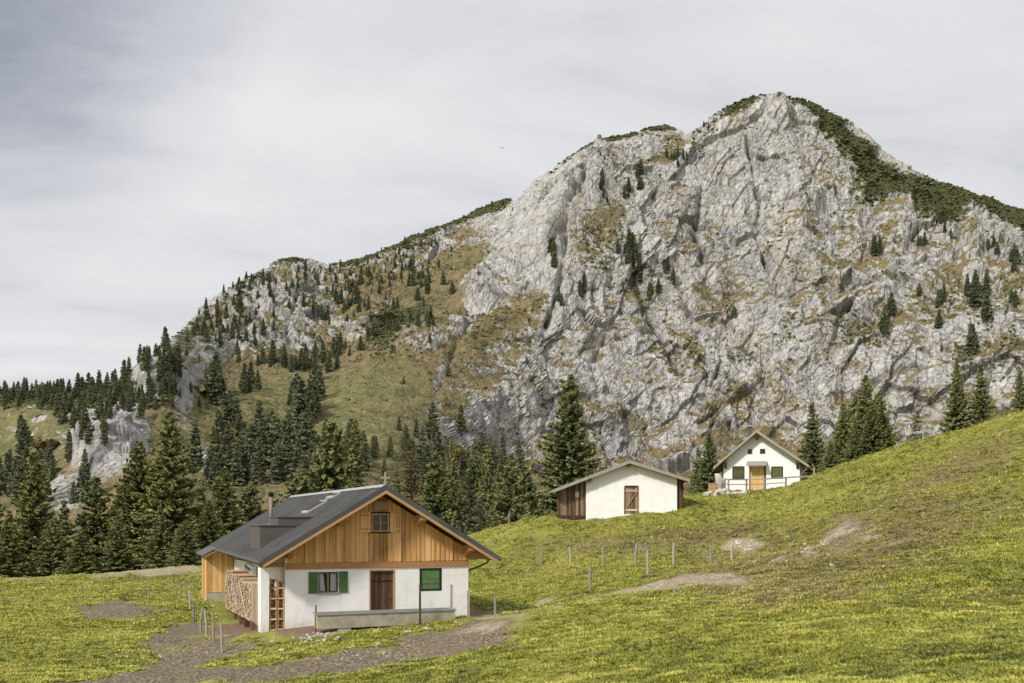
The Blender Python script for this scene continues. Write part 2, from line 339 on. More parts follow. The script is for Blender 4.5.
ROCKY = [(110, 435, 36, 34, 30, 1.), (150, 375, 30, 18, 0, 1.), (185, 405, 10, 24, 0, .6), (210, 455, 14, 14, 0, .9), (70, 485, 30, 20, 30, .5)]
turf = np.clip(blob(fx, fy, TURF), 0, 1.3); rocky = np.clip(blob(fx, fy, ROCKY), 0, 1)
green = np.clip(blob(fx, fy, [(300, 430, 130, 50, 0, 1.), (15, 430, 45, 30, 0, 1.), (380, 380, 50, 20, 0, .5)]), 0, 1)
cliffx = sstep(400, 520, fx + (fy - 400) * .8)                       # main massif
left = sstep(170, 230, fx) * (1 - cliffx) * sstep(375, 345, fy - .0 * fx)
valley = sstep(440, 480, fy - 50 * sstep(450, 560, fx) + 15) * (1 - rocky)
rk = np.clip(np.maximum.reduce([cliffx, left, rocky]) * (1 - .85 * np.clip(turf * (1 - .6 * cliffx) , 0, 1)) , .04, 1) * (1 - .9 * valley)
Q = Pf + 8 * np.stack([fbm(Pf / 70, 2), fbm(Pf / 70 + 50, 2), fbm(Pf / 70 + 90, 2)], 1)
def rot(P, a):                                                         # strata and ribs lean to the left going down
    c, s = math.cos(a), math.sin(a); return np.stack([P[:, 0] * c + P[:, 2] * s, P[:, 1], -P[:, 0] * s + P[:, 2] * c], 1)
Q1 = rot(Q, R(-35)); Q2 = rot(Q, R(30)); Qv = rot(Q, R(-15))
d = 3.5 * ridged(Q1 / np.array([50, 60, 150]), 2)
d += 1.6 * ridged(Qv / np.array([20, 24, 52]) + 5, 3)
w1, e1 = worley(Q1 / np.array([24, 28, 80.]), 2.6); w2, e2 = worley(Qv / np.array([9.5, 11, 30.]) + 4, 2.6)
w3, e3 = worley((Q2 + 2 * np.stack([perlin(Q / 7), perlin(Q / 7 + 8), perlin(Q / 7 + 18)], 1)) / np.array([4.5, 5, 6.5]) + 9, 2.)
stp = np.linalg.norm(np.gradient(B, axis=0), axis=2).ravel(); f2 = sstep(9, 4, stp); f3 = sstep(3.6, 1.8, stp)
d += 4.2 * w1 + 2.2 * w2 * f2 + .9 * w3 * f3
d += -.5 * sstep(.10, 0, e1) - .3 * sstep(.10, 0, e2)
d += .7 * ridged(Q / 5, 2) * f3
smooth = np.clip(blob(fx, fy, [(525, 235, 42, 62, 38, 1.), (570, 190, 20, 30, 30, .7), (610, 375, 60, 35, 0, .4), (735, 190, 50, 50, 0, .3)]), 0, 1)
dc = d * (1 - .6 * smooth) * rk
def seg_dist(pts):
    best = np.full(fx.shape, 1e9)
    for (x0, y0), (x1, y1) in zip(pts[:-1], pts[1:]):
        vx, vy = x1 - x0, y1 - y0; t = np.clip(((fx - x0) * vx + (fy - y0) * vy) / (vx * vx + vy * vy), 0, 1)
        best = np.minimum(best, np.hypot(fx - x0 - t * vx, fy - y0 - t * vy))
    return best
GUL = [([(592, 151), (584, 185), (573, 207), (564, 235), (561, 279), (555, 302), (545, 335)], 3.5, 16), ([(573, 207), (590, 230)], 3, 6), ([(499, 225), (487, 250), (477, 282)], 2.5, 9), ([(575, 205), (545, 262), (505, 290)], 3, 8),
       ([(747, 141), (752, 170), (761, 198), (756, 232), (767, 272)], 3, 10), ([(700, 190), (697, 230), (703, 260)], 5, 9), ([(640, 235), (635, 280), (650, 320), (680, 370)], 6, 9), ([(720, 330), (722, 360), (712, 385)], 3, 8),
       ([(880, 225), (873, 238), (895, 236), (893, 262)], 2.5, 8), ([(905, 180), (918, 215), (915, 250)], 4, 8), ([(960, 210), (955, 260)], 4, 8), ([(290, 270), (296, 300), (285, 340)], 3, 8), ([(250, 290), (262, 330)], 3, 7),
       ([(820, 130), (835, 165), (850, 190)], 3, 6), ([(655, 330), (600, 345), (560, 365)], 2.5, 6), ([(770, 375), (735, 400), (700, 420)], 3, 6), ([(610, 330), (590, 370), (600, 410)], 3, 5), ([(480, 300), (455, 345), (440, 390)], 5, 6), ([(985, 250), (1000, 300)], 4, 6), ([(850, 400), (900, 370), (950, 365)], 3, 5)]
wob = 8 * fbm(Pf / 30 + 3, 4); brk = fbm(Pf / 22 + 77, 3); gmask = np.zeros_like(fx)
for pts, w, dep in GUL:
    q = seg_dist(pts); w *= .8; dep *= .8; g_ = np.exp(-(np.maximum(q + wob * .45, 0) / w) ** 2) * (.35 + .65 * sstep(-.5, .4, brk)); dc -= dep * g_; gmask = np.maximum(gmask, np.exp(-(np.maximum(q + wob * .45, 0) / (w * .6)) ** 2) * sstep(-.3, .3, brk))
RIB = [([(600, 160), (560, 215), (520, 265), (478, 292)], 14, 14), ([(745, 110), (700, 200), (640, 300), (560, 420)], 24, 3), ([(775, 110), (800, 200), (790, 260)], 16, 10), ([(905, 200), (880, 300), (800, 350)], 14, 8), ([(965, 215), (975, 270)], 10, 8)]
for pts, w, dep in RIB: dc += dep * np.exp(-(seg_dist(pts) / w) ** 2)
dc += 1.6 * fbm(Pf / 14, 4) * (1 - rk) + .8 * (1-rk) * ridged(Pf / np.array([40, 40, 5]), 2)
topd = sstep(1.0, .955, np.repeat(tt[:, None], ncm, 1).ravel())      # keep the crest where it is
dc -= np.mean(dc); dc *= .30 + .70 * topd
V = Pf + n0.reshape(-1, 3) * dc[:, None]
V = V.reshape(nrm, ncm, 3)
# far side of the ridge
back = []
for k, (dr, dz) in enumerate([(6, -1), (16, -5), (35, -16), (70, -40), (130, -90), (220, -170), (330, -300)]):
    r_ = V[-1].copy(); s_ = 1 + dr / r_[:, 1]; r_[:, 0] *= s_; r_[:, 1] *= s_; r_[:, 2] += dz; back.append(r_)
Vall = np.concatenate([V, np.array(back)]); nrt = Vall.shape[0]
nn = normals(Vall)
nzs = nn[:, :, 2].copy()
flat = nzs.copy()
for _ in range(2): flat[1:-1, 1:-1] = (flat[:-2, 1:-1] + flat[2:, 1:-1] + flat[1:-1, :-2] + flat[1:-1, 2:] + flat[1:-1, 1:-1]) / 5
fl = flat[:nrm].ravel()
noi = fbm(Pf / 25, 4)
vegb = .12 * fbm(Pf / 60 + 40, 2)
grass = sstep(.52, .80, fl + .10 * noi + vegb) * .95 * (1 - .75 * smooth) + turf * .75 * (1 - .5 * sstep(.45, .2, fl) * cliffx) + valley * .6 + (cliffx + .6 * left) * (.24 + .42 * fbm(rot(Pf, R(40)) / np.array([12, 30, 26.]) + 140, 4) + .12 * sstep(330, 420, fy)) * (1 - .8 * smooth) - .05
grass -= .45 * turf * (1 - cliffx) * sstep(.25, .6, fbm(Pf / np.array([9, 14, 6.]) + 70, 4))
grass -= .8 * (1 - topd) * (tt.repeat(ncm) > .5) * (fx > 150)
grass = np.where(rocky > .3, grass * .5 - .1 , grass)
SCRUB = [(50, 396, 95, 9, 0, .8), (605, 141, 45, 4, 12, .8), (568, 160, 22, 4, 38, .6), (700, 122, 14, 5, 45, .6), (300, 258, 50, 3, 0, .6), (800, 100, 45, 9, -25, 1.), (745, 103, 22, 6, 30, .9), (850, 150, 45, 12, -42, 1.), (905, 190, 55, 12, -28, 1.), (960, 200, 50, 12, -22, 1.), (1010, 215, 40, 14, -20, 1.), (1080, 240, 60, 15, -18, 1.), (870, 190, 22, 14, -30, .8), (935, 215, 30, 10, -20, .6),
         (660, 128, 22, 5, 0, .9), (615, 138, 20, 4, 10, .8), (470, 214, 48, 5, 24, 1.), (490, 208, 24, 7, 24, 1.), (400, 245, 45, 5, 22, .9), (350, 262, 26, 4, 5, .9), (292, 260, 22, 4, 5, .9), (400, 318, 36, 11, 28, 1.), (385, 340, 14, 10, 40, .7), (430, 240, 26, 12, 30, .5),
         (190, 335, 25, 12, 35, .6), (240, 290, 30, 6, 30, .6), (720, 115, 12, 8, 40, .5), (835, 130, 30, 8, -35, .7), (590, 150, 10, 5, 0, .5), (330, 290, 40, 16, 30, .3)]
scrub = np.clip(blob(fx, fy, SCRUB), 0, 1.2)
crack_shade = np.clip((.8 * sstep(.05, 0, e1) + .6 * sstep(.06, 0, e2) + .3 * sstep(.08, 0, e3)) * sstep(-.4, .5, brk) + gmask, 0, 1) * rk * (1 - .3 * smooth)
pad = lambda a: np.concatenate([a.reshape(nrm, ncm), np.repeat(a.reshape(nrm, ncm)[-1:], nrt - nrm, 0)]).ravel()
mtn = link('mountain', np_mesh('mountain', Vall.reshape(-1, 3), grid_faces(nrt, ncm), M['rock'],
     {'grass': pad(grass), 'scrub': pad(scrub), 'crack_shade': pad(crack_shade), 'green': pad(green)}, smooth=False)); tag(mtn, kind='structure')
# valley floor and far land to the horizon
ang = np.linspace(0, 2 * math.pi, 121); rr = np.array([0, 60, 150, 300, 600, 1200, 2500, 6000])
Vv = np.array([(r * math.cos(a), r * math.sin(a) + 60, -22 - (0 if r < 200 else (r - 200) * .02) if r else -22) for r in rr for a in ang])
valley_o = link('valley_ground', np_mesh('valley_ground', Vv, grid_faces(len(rr), len(ang)), M['meadow'], {'dirt': np.zeros(len(Vv))})); tag(valley_o, kind='structure')

# ---------------------------------------------------------------- camera, sky, sun
cam = bpy.data.cameras.new('camera'); co = bpy.data.objects.new('camera', cam); COL.objects.link(co); S.camera = co
co.location = (0, 0, ZC); co.rotation_euler = (R(90), 0, 0); cam.sensor_width = 36; cam.lens = 36 * F / 1024; cam.shift_y = (HY - 341.5) / 1024; cam.clip_end = 9000; cam.clip_start = .2
w = bpy.data.worlds.new('World'); S.world = w; w.use_nodes = True; g = N(w.node_tree); bg = w.node_tree.nodes['Background']
SUN_EL, SUN_AZ = R(38), R(222)                                       # compass-like: measured from +Y towards +X
skyt = g.n('ShaderNodeTexSky', sky_type='NISHITA'); skyt.sun_disc = False; skyt.sun_elevation = SUN_EL; skyt.sun_rotation = SUN_AZ
sep = g.n('ShaderNodeSeparateXYZ'); g.nt.links.new(g.co.outputs['Generated'], sep.inputs[0])
zz = g.math('ADD', g.math('MAXIMUM', sep.outputs[2], 0.), .16)
cmb = g.n('ShaderNodeCombineXYZ'); g.set(cmb.inputs[0], g.math('DIVIDE', sep.outputs[0], zz)); g.set(cmb.inputs[1], g.math('DIVIDE', sep.outputs[1], zz))
pl = g.map((.75, 1.45, 1), (0, 0, R(-14)), cmb.outputs[0])
c1 = g.noise(.5, 6, .52, pl, .8); c2 = g.noise(2.3, 6, .55, pl, .5)
cl = g.math('ADD', g.math('MULTIPLY', c1, .7), g.math('MULTIPLY', c2, .3))
def cloud_mass(px, py, lo, hi, amt, cl):             # heavier or brighter cloud bank in that part of the sky
    d_ = Vector(((px - CX) / F, 1, -(py - HY) / F)).normalized(); vm = g.n('ShaderNodeVectorMath', operation='DOT_PRODUCT'); g.nt.links.new(g.co.outputs['Generated'], vm.inputs[0]); vm.inputs[1].default_value = d_
    return g.math('ADD', cl, g.math('MULTIPLY', g.ramp(vm.outputs['Value'], [(lo, 0.), (hi, 1.)]), amt))
cl = cloud_mass(-60, -70, .965, 1., -.26, cl); cl = cloud_mass(420, 90, .85, 1., .015, cl); cl = g.math('ADD', g.math('MULTIPLY', cl, .95), .035)
ccol = g.ramp(cl, [(.30, (.41, .425, .475)), (.41, (.575, .595, .645)), (.48, (.72, .73, .755)), (.58, (.83, .832, .838))])
skm = g.mix(1., skyt.outputs[0], (.09, .09, .09), 'MULTIPLY')
thin = g.ramp(cl, [(.25, .55), (.40, .04), (1., .02)])
g.set(bg.inputs['Color'], g.mix(thin, ccol, skm)); bg.inputs['Strength'].default_value = 1.0
sl = bpy.data.lights.new('sun', 'SUN'); sl.energy = 3.7; sl.angle = R(7); sl.color = (1, .94, .85); so = bpy.data.objects.new('sun', sl); COL.objects.link(so)
dv = Vector((math.sin(SUN_AZ) * math.cos(SUN_EL), math.cos(SUN_AZ) * math.cos(SUN_EL), math.sin(SUN_EL)))
so.rotation_euler = dv.to_track_quat('Z', 'Y').to_euler(); so.location = (0, -20, 60)
S.view_settings.view_transform = 'Standard'; S.view_settings.look = 'None'; S.view_settings.exposure = 0
S.cycles.max_bounces = 5; S.cycles.diffuse_bounces = 3; S.cycles.use_denoising = True

# ---------------------------------------------------------------- materials of things
M['plaster'] = mat_attr('white_plaster', [(.25, (.66, .65, .62)), (.5, (.78, .77, .745)), (.75, (.84, .83, .81))], scale=1.1, bump=.25, nmix=.85, stretch=(1, 1, .6), dist=.03)
m, nt, b = new_mat('white_plaster', .95); g = N(nt)
c = g.ramp(g.noise(1.2, 6, .7), [(.35, (.82, .815, .80)), (.6, (.90, .895, .88))])
c = g.mix(g.ramp(g.noise(1.6, 6, .75, g.map((2.2, 2.2, .35))), [(.54, 0.), (.72, .35)]), c, (.55, .53, .49))
sp = g.n('ShaderNodeSeparateXYZ'); g.nt.links.new(g.co.outputs['Object'], sp.inputs[0])
zz_ = g.math('SUBTRACT', g.math('MULTIPLY', g.math('SUBTRACT', g.noise(2.2, 6, .8), .5), 1.6), g.math('MULTIPLY', sp.outputs[2], .9))
c = g.mix(g.ramp(g.math('ADD', zz_, .55), [(.2, 0.), (.9, .7)]), c, (.38, .35, .29))
g.set(b.inputs['Base Color'], c); g.set(b.inputs['Normal'], g.bump(g.noise(5, 6, .7), .35, .04)); M['plaster'] = m
M['larch'] = mat_attr('honey_larch_boards', [(.2, (.24, .12, .045)), (.38, (.50, .28, .105)), (.6, (.68, .41, .17)), (.85, (.78, .53, .26))], .7, scale=2.2, bump=.3, nmix=.5, stretch=(6, 6, .6))
M['beam'] = mat_attr('orange_beam', [(.3, (.34, .16, .06)), (.7, (.50, .27, .12))], .7, scale=3, nmix=.6, stretch=(1, 6, 6))
M['trim'] = mat_attr('pale_larch_trim', [(.3, (.36, .20, .085)), (.7, (.52, .33, .16))], .7, scale=3, nmix=.6)
M['metal'] = mat_attr('dark_sheet_metal', [(.3, (.050, .050, .053)), (.5, (.075, .074, .076)), (.72, (.16, .157, .15))], .5, scale=.9, nmix=.6, spec=.5, stretch=(.4, 2.5, 1))
M['flash'] = mat_attr('dull_flashing', [(.3, (.24, .24, .245)), (.7, (.38, .38, .385))], .5, scale=2, spec=.5)
M['brownmetal'] = mat_attr('rusty_brown_metal', [(.3, (.085, .073, .066)), (.7, (.15, .132, .118))], .6, scale=2.5, spec=.4)
M['oldwood'] = mat_attr('weathered_brown_boards', [(.2, (.035, .022, .015)), (.5, (.115, .065, .038)), (.8, (.22, .135, .085))], .85, scale=2.5, bump=.4, nmix=.55, stretch=(7, 7, .6))
M['redwood'] = mat_attr('reddish_old_boards', [(.25, (.035, .022, .016)), (.45, (.13, .080, .052)), (.6, (.25, .165, .11)), (.8, (.42, .31, .22))], .85, scale=1.8, bump=.4, nmix=.6, stretch=(6, 6, .5))
M['greywood'] = mat_attr('grey_weathered_wood', [(.2, (.16, .145, .12)), (.5, (.32, .30, .25)), (.8, (.48, .45, .39))], .9, scale=5, bump=.4, nmix=.6, stretch=(3, 3, .6))
M['palewood'] = mat_attr('pale_split_wood', [(.2, (.26, .18, .11)), (.5, (.50, .39, .27)), (.8, (.68, .57, .43))], .85, scale=5, nmix=.35)
M['orangewood'] = mat_attr('orange_split_wood', [(.2, (.16, .07, .03)), (.5, (.36, .19, .085)), (.8, (.52, .33, .17))], .85, scale=4, nmix=.35)
M['green'] = mat_attr('green_shutter_paint', [(.3, (.065, .12, .045)), (.55, (.11, .195, .075)), (.75, (.18, .26, .13))], .75, scale=5, nmix=.6)
M['dullgreen'] = mat_attr('faded_green_shutter_paint', [(.3, (.05, .062, .026)), (.7, (.115, .125, .06))], .75, scale=5, nmix=.6)
M['dark'] = mat_attr('dark_interior', [(.3, (.012, .011, .010)), (.7, (.03, .027, .024))], .8)
M['curtain'] = mat_attr('white_curtain', [(.3, (.40, .39, .37)), (.7, (.62, .61, .58))], .9, scale=9, nmix=.7, stretch=(4, 1, .4))
M['concrete'] = mat_attr('mossy_concrete', [(.3, (.25, .22, .16)), (.5, (.38, .35, .27)), (.75, (.50, .47, .39))], .9, scale=2.2, bump=.3, nmix=.85)
M['stone'] = mat_attr('white_limestone', [(.25, (.30, .28, .25)), (.5, (.52, .50, .46)), (.75, (.68, .66, .62))], .9, scale=3.5, bump=.6, nmix=.8, dist=.08)
M['eternit'] = mat_attr('pale_grey_roof', [(.3, (.20, .21, .185)), (.7, (.36, .36, .32))], .8, scale=1.2, nmix=.7)
M['bark'] = mat_attr('spruce_bark', [(.3, (.045, .035, .027)), (.7, (.11, .09, .07))], .95, scale=6, nmix=.6)
m, nt, b = new_mat('window_glass', .08); b.inputs['Base Color'].default_value = (.03, .035, .035, 1); b.inputs['Specular IOR Level'].default_value = .5; M['glass'] = m
def mat_leaf(name, cols, hi):
    m, nt, b = new_mat(name, .8); g = N(nt); b.inputs['Specular IOR Level'].default_value = .1
    oi = g.n('ShaderNodeObjectInfo'); v = g.math('ADD', g.attr('tone'), g.math('MULTIPLY', g.math('SUBTRACT', oi.outputs['Random'], .5), .35))
    c = g.ramp(v, cols); c = g.mix(g.math('MULTIPLY', oi.outputs['Random'], .35), c, tuple(x * .6 + .004 for x in cols[1][1])); c = g.mix(g.ramp(g.noise(.5, 4, .7), [(.48, 0.), (.68, .7)]), c, hi)
    g.set(b.inputs['Base Color'], c)
    return m
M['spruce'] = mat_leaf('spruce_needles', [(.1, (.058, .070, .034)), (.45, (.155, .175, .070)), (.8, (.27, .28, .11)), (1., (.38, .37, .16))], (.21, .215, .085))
M['sprucegold'] = mat_leaf('sunny_spruce_needles', [(.1, (.052, .064, .028)), (.45, (.150, .165, .060)), (.8, (.265, .27, .095)), (1., (.37, .36, .14))], (.16, .165, .058))
M['farspruce'] = mat_leaf('distant_spruce_needles', [(.1, (.062, .076, .050)), (.5, (.140, .162, .092)), (1., (.25, .26, .14))], (.18, .19, .10))  # slight distance haze put into the needle colour
M['larchneedle'] = mat_leaf('autumn_larch_needles', [(.1, (.06, .040, .016)), (.5, (.14, .095, .036)), (1., (.26, .19, .07))], (.20, .13, .045))
M['bare'] = mat_leaf('grey_green_twigs', [(.1, (.05, .052, .032)), (.5, (.10, .105, .06)), (1., (.19, .19, .11))], (.14, .15, .07))
M['yellowleaf'] = mat_leaf('yellow_autumn_leaves', [(.1, (.08, .055, .012)), (.5, (.20, .14, .025)), (1., (.34, .25, .05))], (.12, .12, .03))
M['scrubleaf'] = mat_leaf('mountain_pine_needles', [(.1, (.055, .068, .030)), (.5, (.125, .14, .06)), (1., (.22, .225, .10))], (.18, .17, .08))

# ---------------------------------------------------------------- trees
def spruce_mesh(seed, Ht=20., Rad=3.8, levels=44, per=7, step=.33, tw=.55, wid=.16, droop=.35, taper=.9, gaps=.0, ragged=.25, base=.04, quad=True):
    r = np.random.default_rng(seed); P0 = []; P1 = []; W = []; T = []
    lean = r.normal(size=2) * .01
    for i in range(levels):
        t = (i + r.random() * .8) / levels; h = Ht * (base + (1 - base) * t ** .95)
        if r.random() < gaps: continue
        L0 = Rad * ((1 - t) ** taper) * (1 - .35 * math.exp(-t * 14)) + .12
        n = max(3, int(per * (1 - .45 * t) + r.random())); a0 = r.random() * 6.28
        for k in range(n):
            a = a0 + 6.283 * (k + r.normal() * .22) / n
            L = L0 * (1 + ragged * r.normal()) ; L = max(L, .15)
            up = .55 * t * t - droop * (1 - t) + r.normal() * .07          # slope of the bough
            ca, sa = math.cos(a), math.sin(a); c0 = np.array([lean[0] * h, lean[1] * h, h])
            m_ = max(2, int(L / step)); s = (np.arange(m_) + r.random(m_)) / m_; s = .12 + .88 * s
            zc_ = up * s * L + .28 * L * s ** 3 * (1 - t)                   # tip lifts again
            base_ = c0 + np.stack([ca * s * L, sa * s * L, zc_], 1)
            for sd in (-1, 1):
                tl = tw * (.55 + .6 * r.random(m_)) * (1.15 - .6 * s) * (.55 + .45 * (1 - t)) * min(1.3, .5 + L / Rad)
                ang = a + sd * (1.0 - .45 * s + .2 * r.normal(size=m_)); dz = -.35 - .25 * r.random(m_) + .3 * t
                e = base_ + np.stack([np.cos(ang) * tl, np.sin(ang) * tl, dz * tl], 1)
                P0.append(base_); P1.append(e); W.append(np.full(m_, wid) * (.7 + .6 * r.random(m_))); T.append(np.clip(.15 + .75 * s + .12 * r.normal(size=m_), 0, 1))  # crown shade painted in: twigs darker inside, lighter towards the tips
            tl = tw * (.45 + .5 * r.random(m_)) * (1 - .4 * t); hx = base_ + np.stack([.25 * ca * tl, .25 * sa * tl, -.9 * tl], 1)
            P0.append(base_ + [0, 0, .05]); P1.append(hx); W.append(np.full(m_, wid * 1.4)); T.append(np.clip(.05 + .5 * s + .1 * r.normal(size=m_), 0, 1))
            # bough tip
            tip = c0 + np.array([ca * L * 1.08, sa * L * 1.08, up * L * 1.08 + .3 * L * (1 - t)])
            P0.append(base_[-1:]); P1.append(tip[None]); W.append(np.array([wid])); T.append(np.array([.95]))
    P0.append(np.array([[lean[0] * Ht, lean[1] * Ht, Ht * .97]])); P1.append(np.array([[lean[0] * Ht, lean[1] * Ht, Ht * 1.02]])); W.append(np.array([wid * .7])); T.append(np.array([.8]))
    P0 = np.concatenate(P0); P1 = np.concatenate(P1); W = np.concatenate(W); T = np.concatenate(T)
    d = P1 - P0; q = r.normal(size=d.shape); x = np.cross(d, q); x /= np.linalg.norm(x, axis=1, keepdims=True) + 1e-9; x[:, 2] *= .6
    mid = P0 + d * .45
    V = np.stack([P0, mid + x * W[:, None], P1, mid - x * W[:, None] - [0, 0, .04]], 1).reshape(-1, 3)
    n = len(P0); return V, np.arange(4 * n).reshape(n, 4), np.repeat(T, 4)
def trunk_mb(Ht, r0):
    t = MB(); t.tube([(0, 0, -2.5), (0, 0, 0), (.03, .02, Ht * .4), (-.02, .03, Ht * .75), (0, 0, Ht * .97)], [r0 * 1.25, r0, r0 * .65, r0 * .3, .02], 7); return t
PROTO = {}
def proto(key, mat, seed, Ht=20., trunk=.24, **k):
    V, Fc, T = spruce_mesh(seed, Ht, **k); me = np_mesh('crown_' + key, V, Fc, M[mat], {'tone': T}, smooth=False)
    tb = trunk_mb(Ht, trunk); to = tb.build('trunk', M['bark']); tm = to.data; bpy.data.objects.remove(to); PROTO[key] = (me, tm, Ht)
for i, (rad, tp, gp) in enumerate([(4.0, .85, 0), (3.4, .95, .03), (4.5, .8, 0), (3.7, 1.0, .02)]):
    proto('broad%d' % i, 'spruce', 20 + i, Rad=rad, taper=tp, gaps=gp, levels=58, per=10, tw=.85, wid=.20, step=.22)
for i in range(3):
    proto('gold%d' % i, 'sprucegold', 40 + i, Rad=4.1 + .3 * i, taper=.85, levels=58, per=10, tw=.85, wid=.20, step=.22)
for i in range(2): proto('slim%d' % i, 'spruce', 60 + i, Rad=2.3, taper=.6, levels=56, per=9, tw=.7, wid=.26, step=.24, droop=.55)
for i in range(2): proto('thin%d' % i, 'spruce', 70 + i, Rad=3.0, taper=.8, levels=36, per=6, tw=.6, wid=.17, gaps=.12, ragged=.4)
for i in range(2): proto('larch%d' % i, 'larchneedle', 80 + i, Rad=3.3, taper=.75, levels=40, per=8, tw=.6, wid=.13, gaps=.05, ragged=.35, droop=.1)
for i in range(2): proto('bare%d' % i, 'bare', 90 + i, Rad=3.6, taper=.6, levels=36, per=8, tw=.7, wid=.13, gaps=.05, ragged=.4, droop=-.35)
FAR = []
for i in range(5):
    V, Fc, T = spruce_mesh(100 + i, 12., Rad=[1.9, 2.3, 1.6, 2.0, 2.6][i], levels=20, per=8, step=.6, tw=1.3, wid=.55, taper=.75, droop=.45, ragged=.2)
    n_ = len(V); a6 = np.arange(6) * 1.0472; ring = lambda z, r_: np.stack([r_ * np.cos(a6), r_ * np.sin(a6), np.full(6, z)], 1)
    V = np.concatenate([V, ring(-1.5, .2), ring(11.4, .04)]); Fc = np.concatenate([Fc, [[n_ + k, n_ + (k + 1) % 6, n_ + 6 + (k + 1) % 6, n_ + 6 + k] for k in range(6)]]); T = np.concatenate([T, np.full(12, .1)])
    FAR.append((np.array(V), Fc, T))
FARME = [np_mesh('distant_spruce', V, Fc, M['farspruce'], {'tone': T}, smooth=False) for V, Fc, T in FAR]
dg = bpy.context.evaluated_depsgraph_get(); dg.update()
from mathutils.bvhtree import BVHTree
BV = [BVHTree.FromObject(meadow, dg), BVHTree.FromObject(mtn, dg)]
def hit(px, py, which=None):
    dr = Vector(((px - CX) / F, 1, -(py - HY) / F)).normalized(); best = None
    for i, t in enumerate(BV):
        if which is not None and i != which: continue
        l, n, k, ds = t.ray_cast(Vector((0, 0, ZC)), dr)
        if l and (best is None or ds < best[1]): best = (l, ds, n)
    return best
def ground(x, y):
    z = -1e9
    for t in BV:
        l, n, k, ds = t.ray_cast(Vector((x, y, 800)), Vector((0, 0, -1)))
        if l and l.z > z: z = l.z
    return z if z > -1e8 else -15.
def near_tree(px, top, D, key, label, wf=1.0, name='spruce_tree', cat='spruce', group=None, Hmin=0):
    me, tm, Ht = PROTO[key]; x = (px - CX) / F * D; zt = ZC - (top - HY) / F * D; zb = ground(x, D) - .3
    s = (zt - zb) / Ht / 1.0
    o = empty(name, (x, D, zb), random.random() * 6.28, label=label, cat=cat, group=group); o.scale = (s * wf, s * wf, s)
    link('trunk', tm, o); link('crown', me, o); return o
T_ = near_tree
# edge of the wood on the left
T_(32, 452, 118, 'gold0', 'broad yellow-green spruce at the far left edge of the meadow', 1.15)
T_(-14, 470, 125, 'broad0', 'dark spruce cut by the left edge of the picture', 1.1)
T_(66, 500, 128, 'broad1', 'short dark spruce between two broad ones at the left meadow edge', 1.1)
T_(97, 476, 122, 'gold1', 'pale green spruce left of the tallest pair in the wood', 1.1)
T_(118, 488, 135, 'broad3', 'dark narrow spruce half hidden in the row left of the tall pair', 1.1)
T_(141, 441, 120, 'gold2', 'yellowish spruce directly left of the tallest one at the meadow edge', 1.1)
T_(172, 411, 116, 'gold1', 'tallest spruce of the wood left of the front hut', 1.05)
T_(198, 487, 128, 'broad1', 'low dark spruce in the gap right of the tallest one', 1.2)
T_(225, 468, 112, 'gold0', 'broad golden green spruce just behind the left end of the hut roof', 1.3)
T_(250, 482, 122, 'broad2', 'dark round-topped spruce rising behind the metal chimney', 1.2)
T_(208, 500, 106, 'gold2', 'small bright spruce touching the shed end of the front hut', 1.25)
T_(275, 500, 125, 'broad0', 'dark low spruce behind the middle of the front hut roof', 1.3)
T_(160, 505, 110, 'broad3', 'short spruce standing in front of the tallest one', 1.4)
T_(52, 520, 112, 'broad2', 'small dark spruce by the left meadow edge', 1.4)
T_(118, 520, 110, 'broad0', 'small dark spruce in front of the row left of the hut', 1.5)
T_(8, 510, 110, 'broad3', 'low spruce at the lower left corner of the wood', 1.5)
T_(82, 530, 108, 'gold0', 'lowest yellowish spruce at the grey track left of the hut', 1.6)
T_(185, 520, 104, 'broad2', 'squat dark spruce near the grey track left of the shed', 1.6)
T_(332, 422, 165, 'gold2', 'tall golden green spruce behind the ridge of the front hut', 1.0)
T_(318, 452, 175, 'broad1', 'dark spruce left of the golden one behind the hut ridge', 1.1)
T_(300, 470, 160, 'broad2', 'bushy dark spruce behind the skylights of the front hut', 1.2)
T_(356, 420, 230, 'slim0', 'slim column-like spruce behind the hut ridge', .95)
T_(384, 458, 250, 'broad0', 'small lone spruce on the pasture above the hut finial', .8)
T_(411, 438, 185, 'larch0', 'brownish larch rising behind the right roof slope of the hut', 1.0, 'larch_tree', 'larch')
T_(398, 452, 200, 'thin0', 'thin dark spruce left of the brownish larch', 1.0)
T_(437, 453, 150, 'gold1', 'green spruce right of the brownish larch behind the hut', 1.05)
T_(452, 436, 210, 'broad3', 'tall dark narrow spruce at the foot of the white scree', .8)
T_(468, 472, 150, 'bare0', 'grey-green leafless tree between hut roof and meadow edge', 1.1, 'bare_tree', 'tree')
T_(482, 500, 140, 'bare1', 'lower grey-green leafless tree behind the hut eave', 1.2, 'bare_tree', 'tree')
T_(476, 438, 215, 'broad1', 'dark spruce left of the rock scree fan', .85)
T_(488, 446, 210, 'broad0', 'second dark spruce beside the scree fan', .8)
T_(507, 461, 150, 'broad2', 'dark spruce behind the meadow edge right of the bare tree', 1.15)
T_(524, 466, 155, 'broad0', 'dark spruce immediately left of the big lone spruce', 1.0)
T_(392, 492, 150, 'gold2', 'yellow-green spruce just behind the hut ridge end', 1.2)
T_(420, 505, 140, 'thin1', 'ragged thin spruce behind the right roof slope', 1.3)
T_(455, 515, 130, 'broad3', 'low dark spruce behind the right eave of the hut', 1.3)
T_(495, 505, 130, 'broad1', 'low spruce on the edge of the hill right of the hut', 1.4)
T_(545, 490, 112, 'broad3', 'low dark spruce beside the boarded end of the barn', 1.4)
T_(568, 374, 104, 'broad2', 'very tall broad spruce standing alone behind the barn', .93)
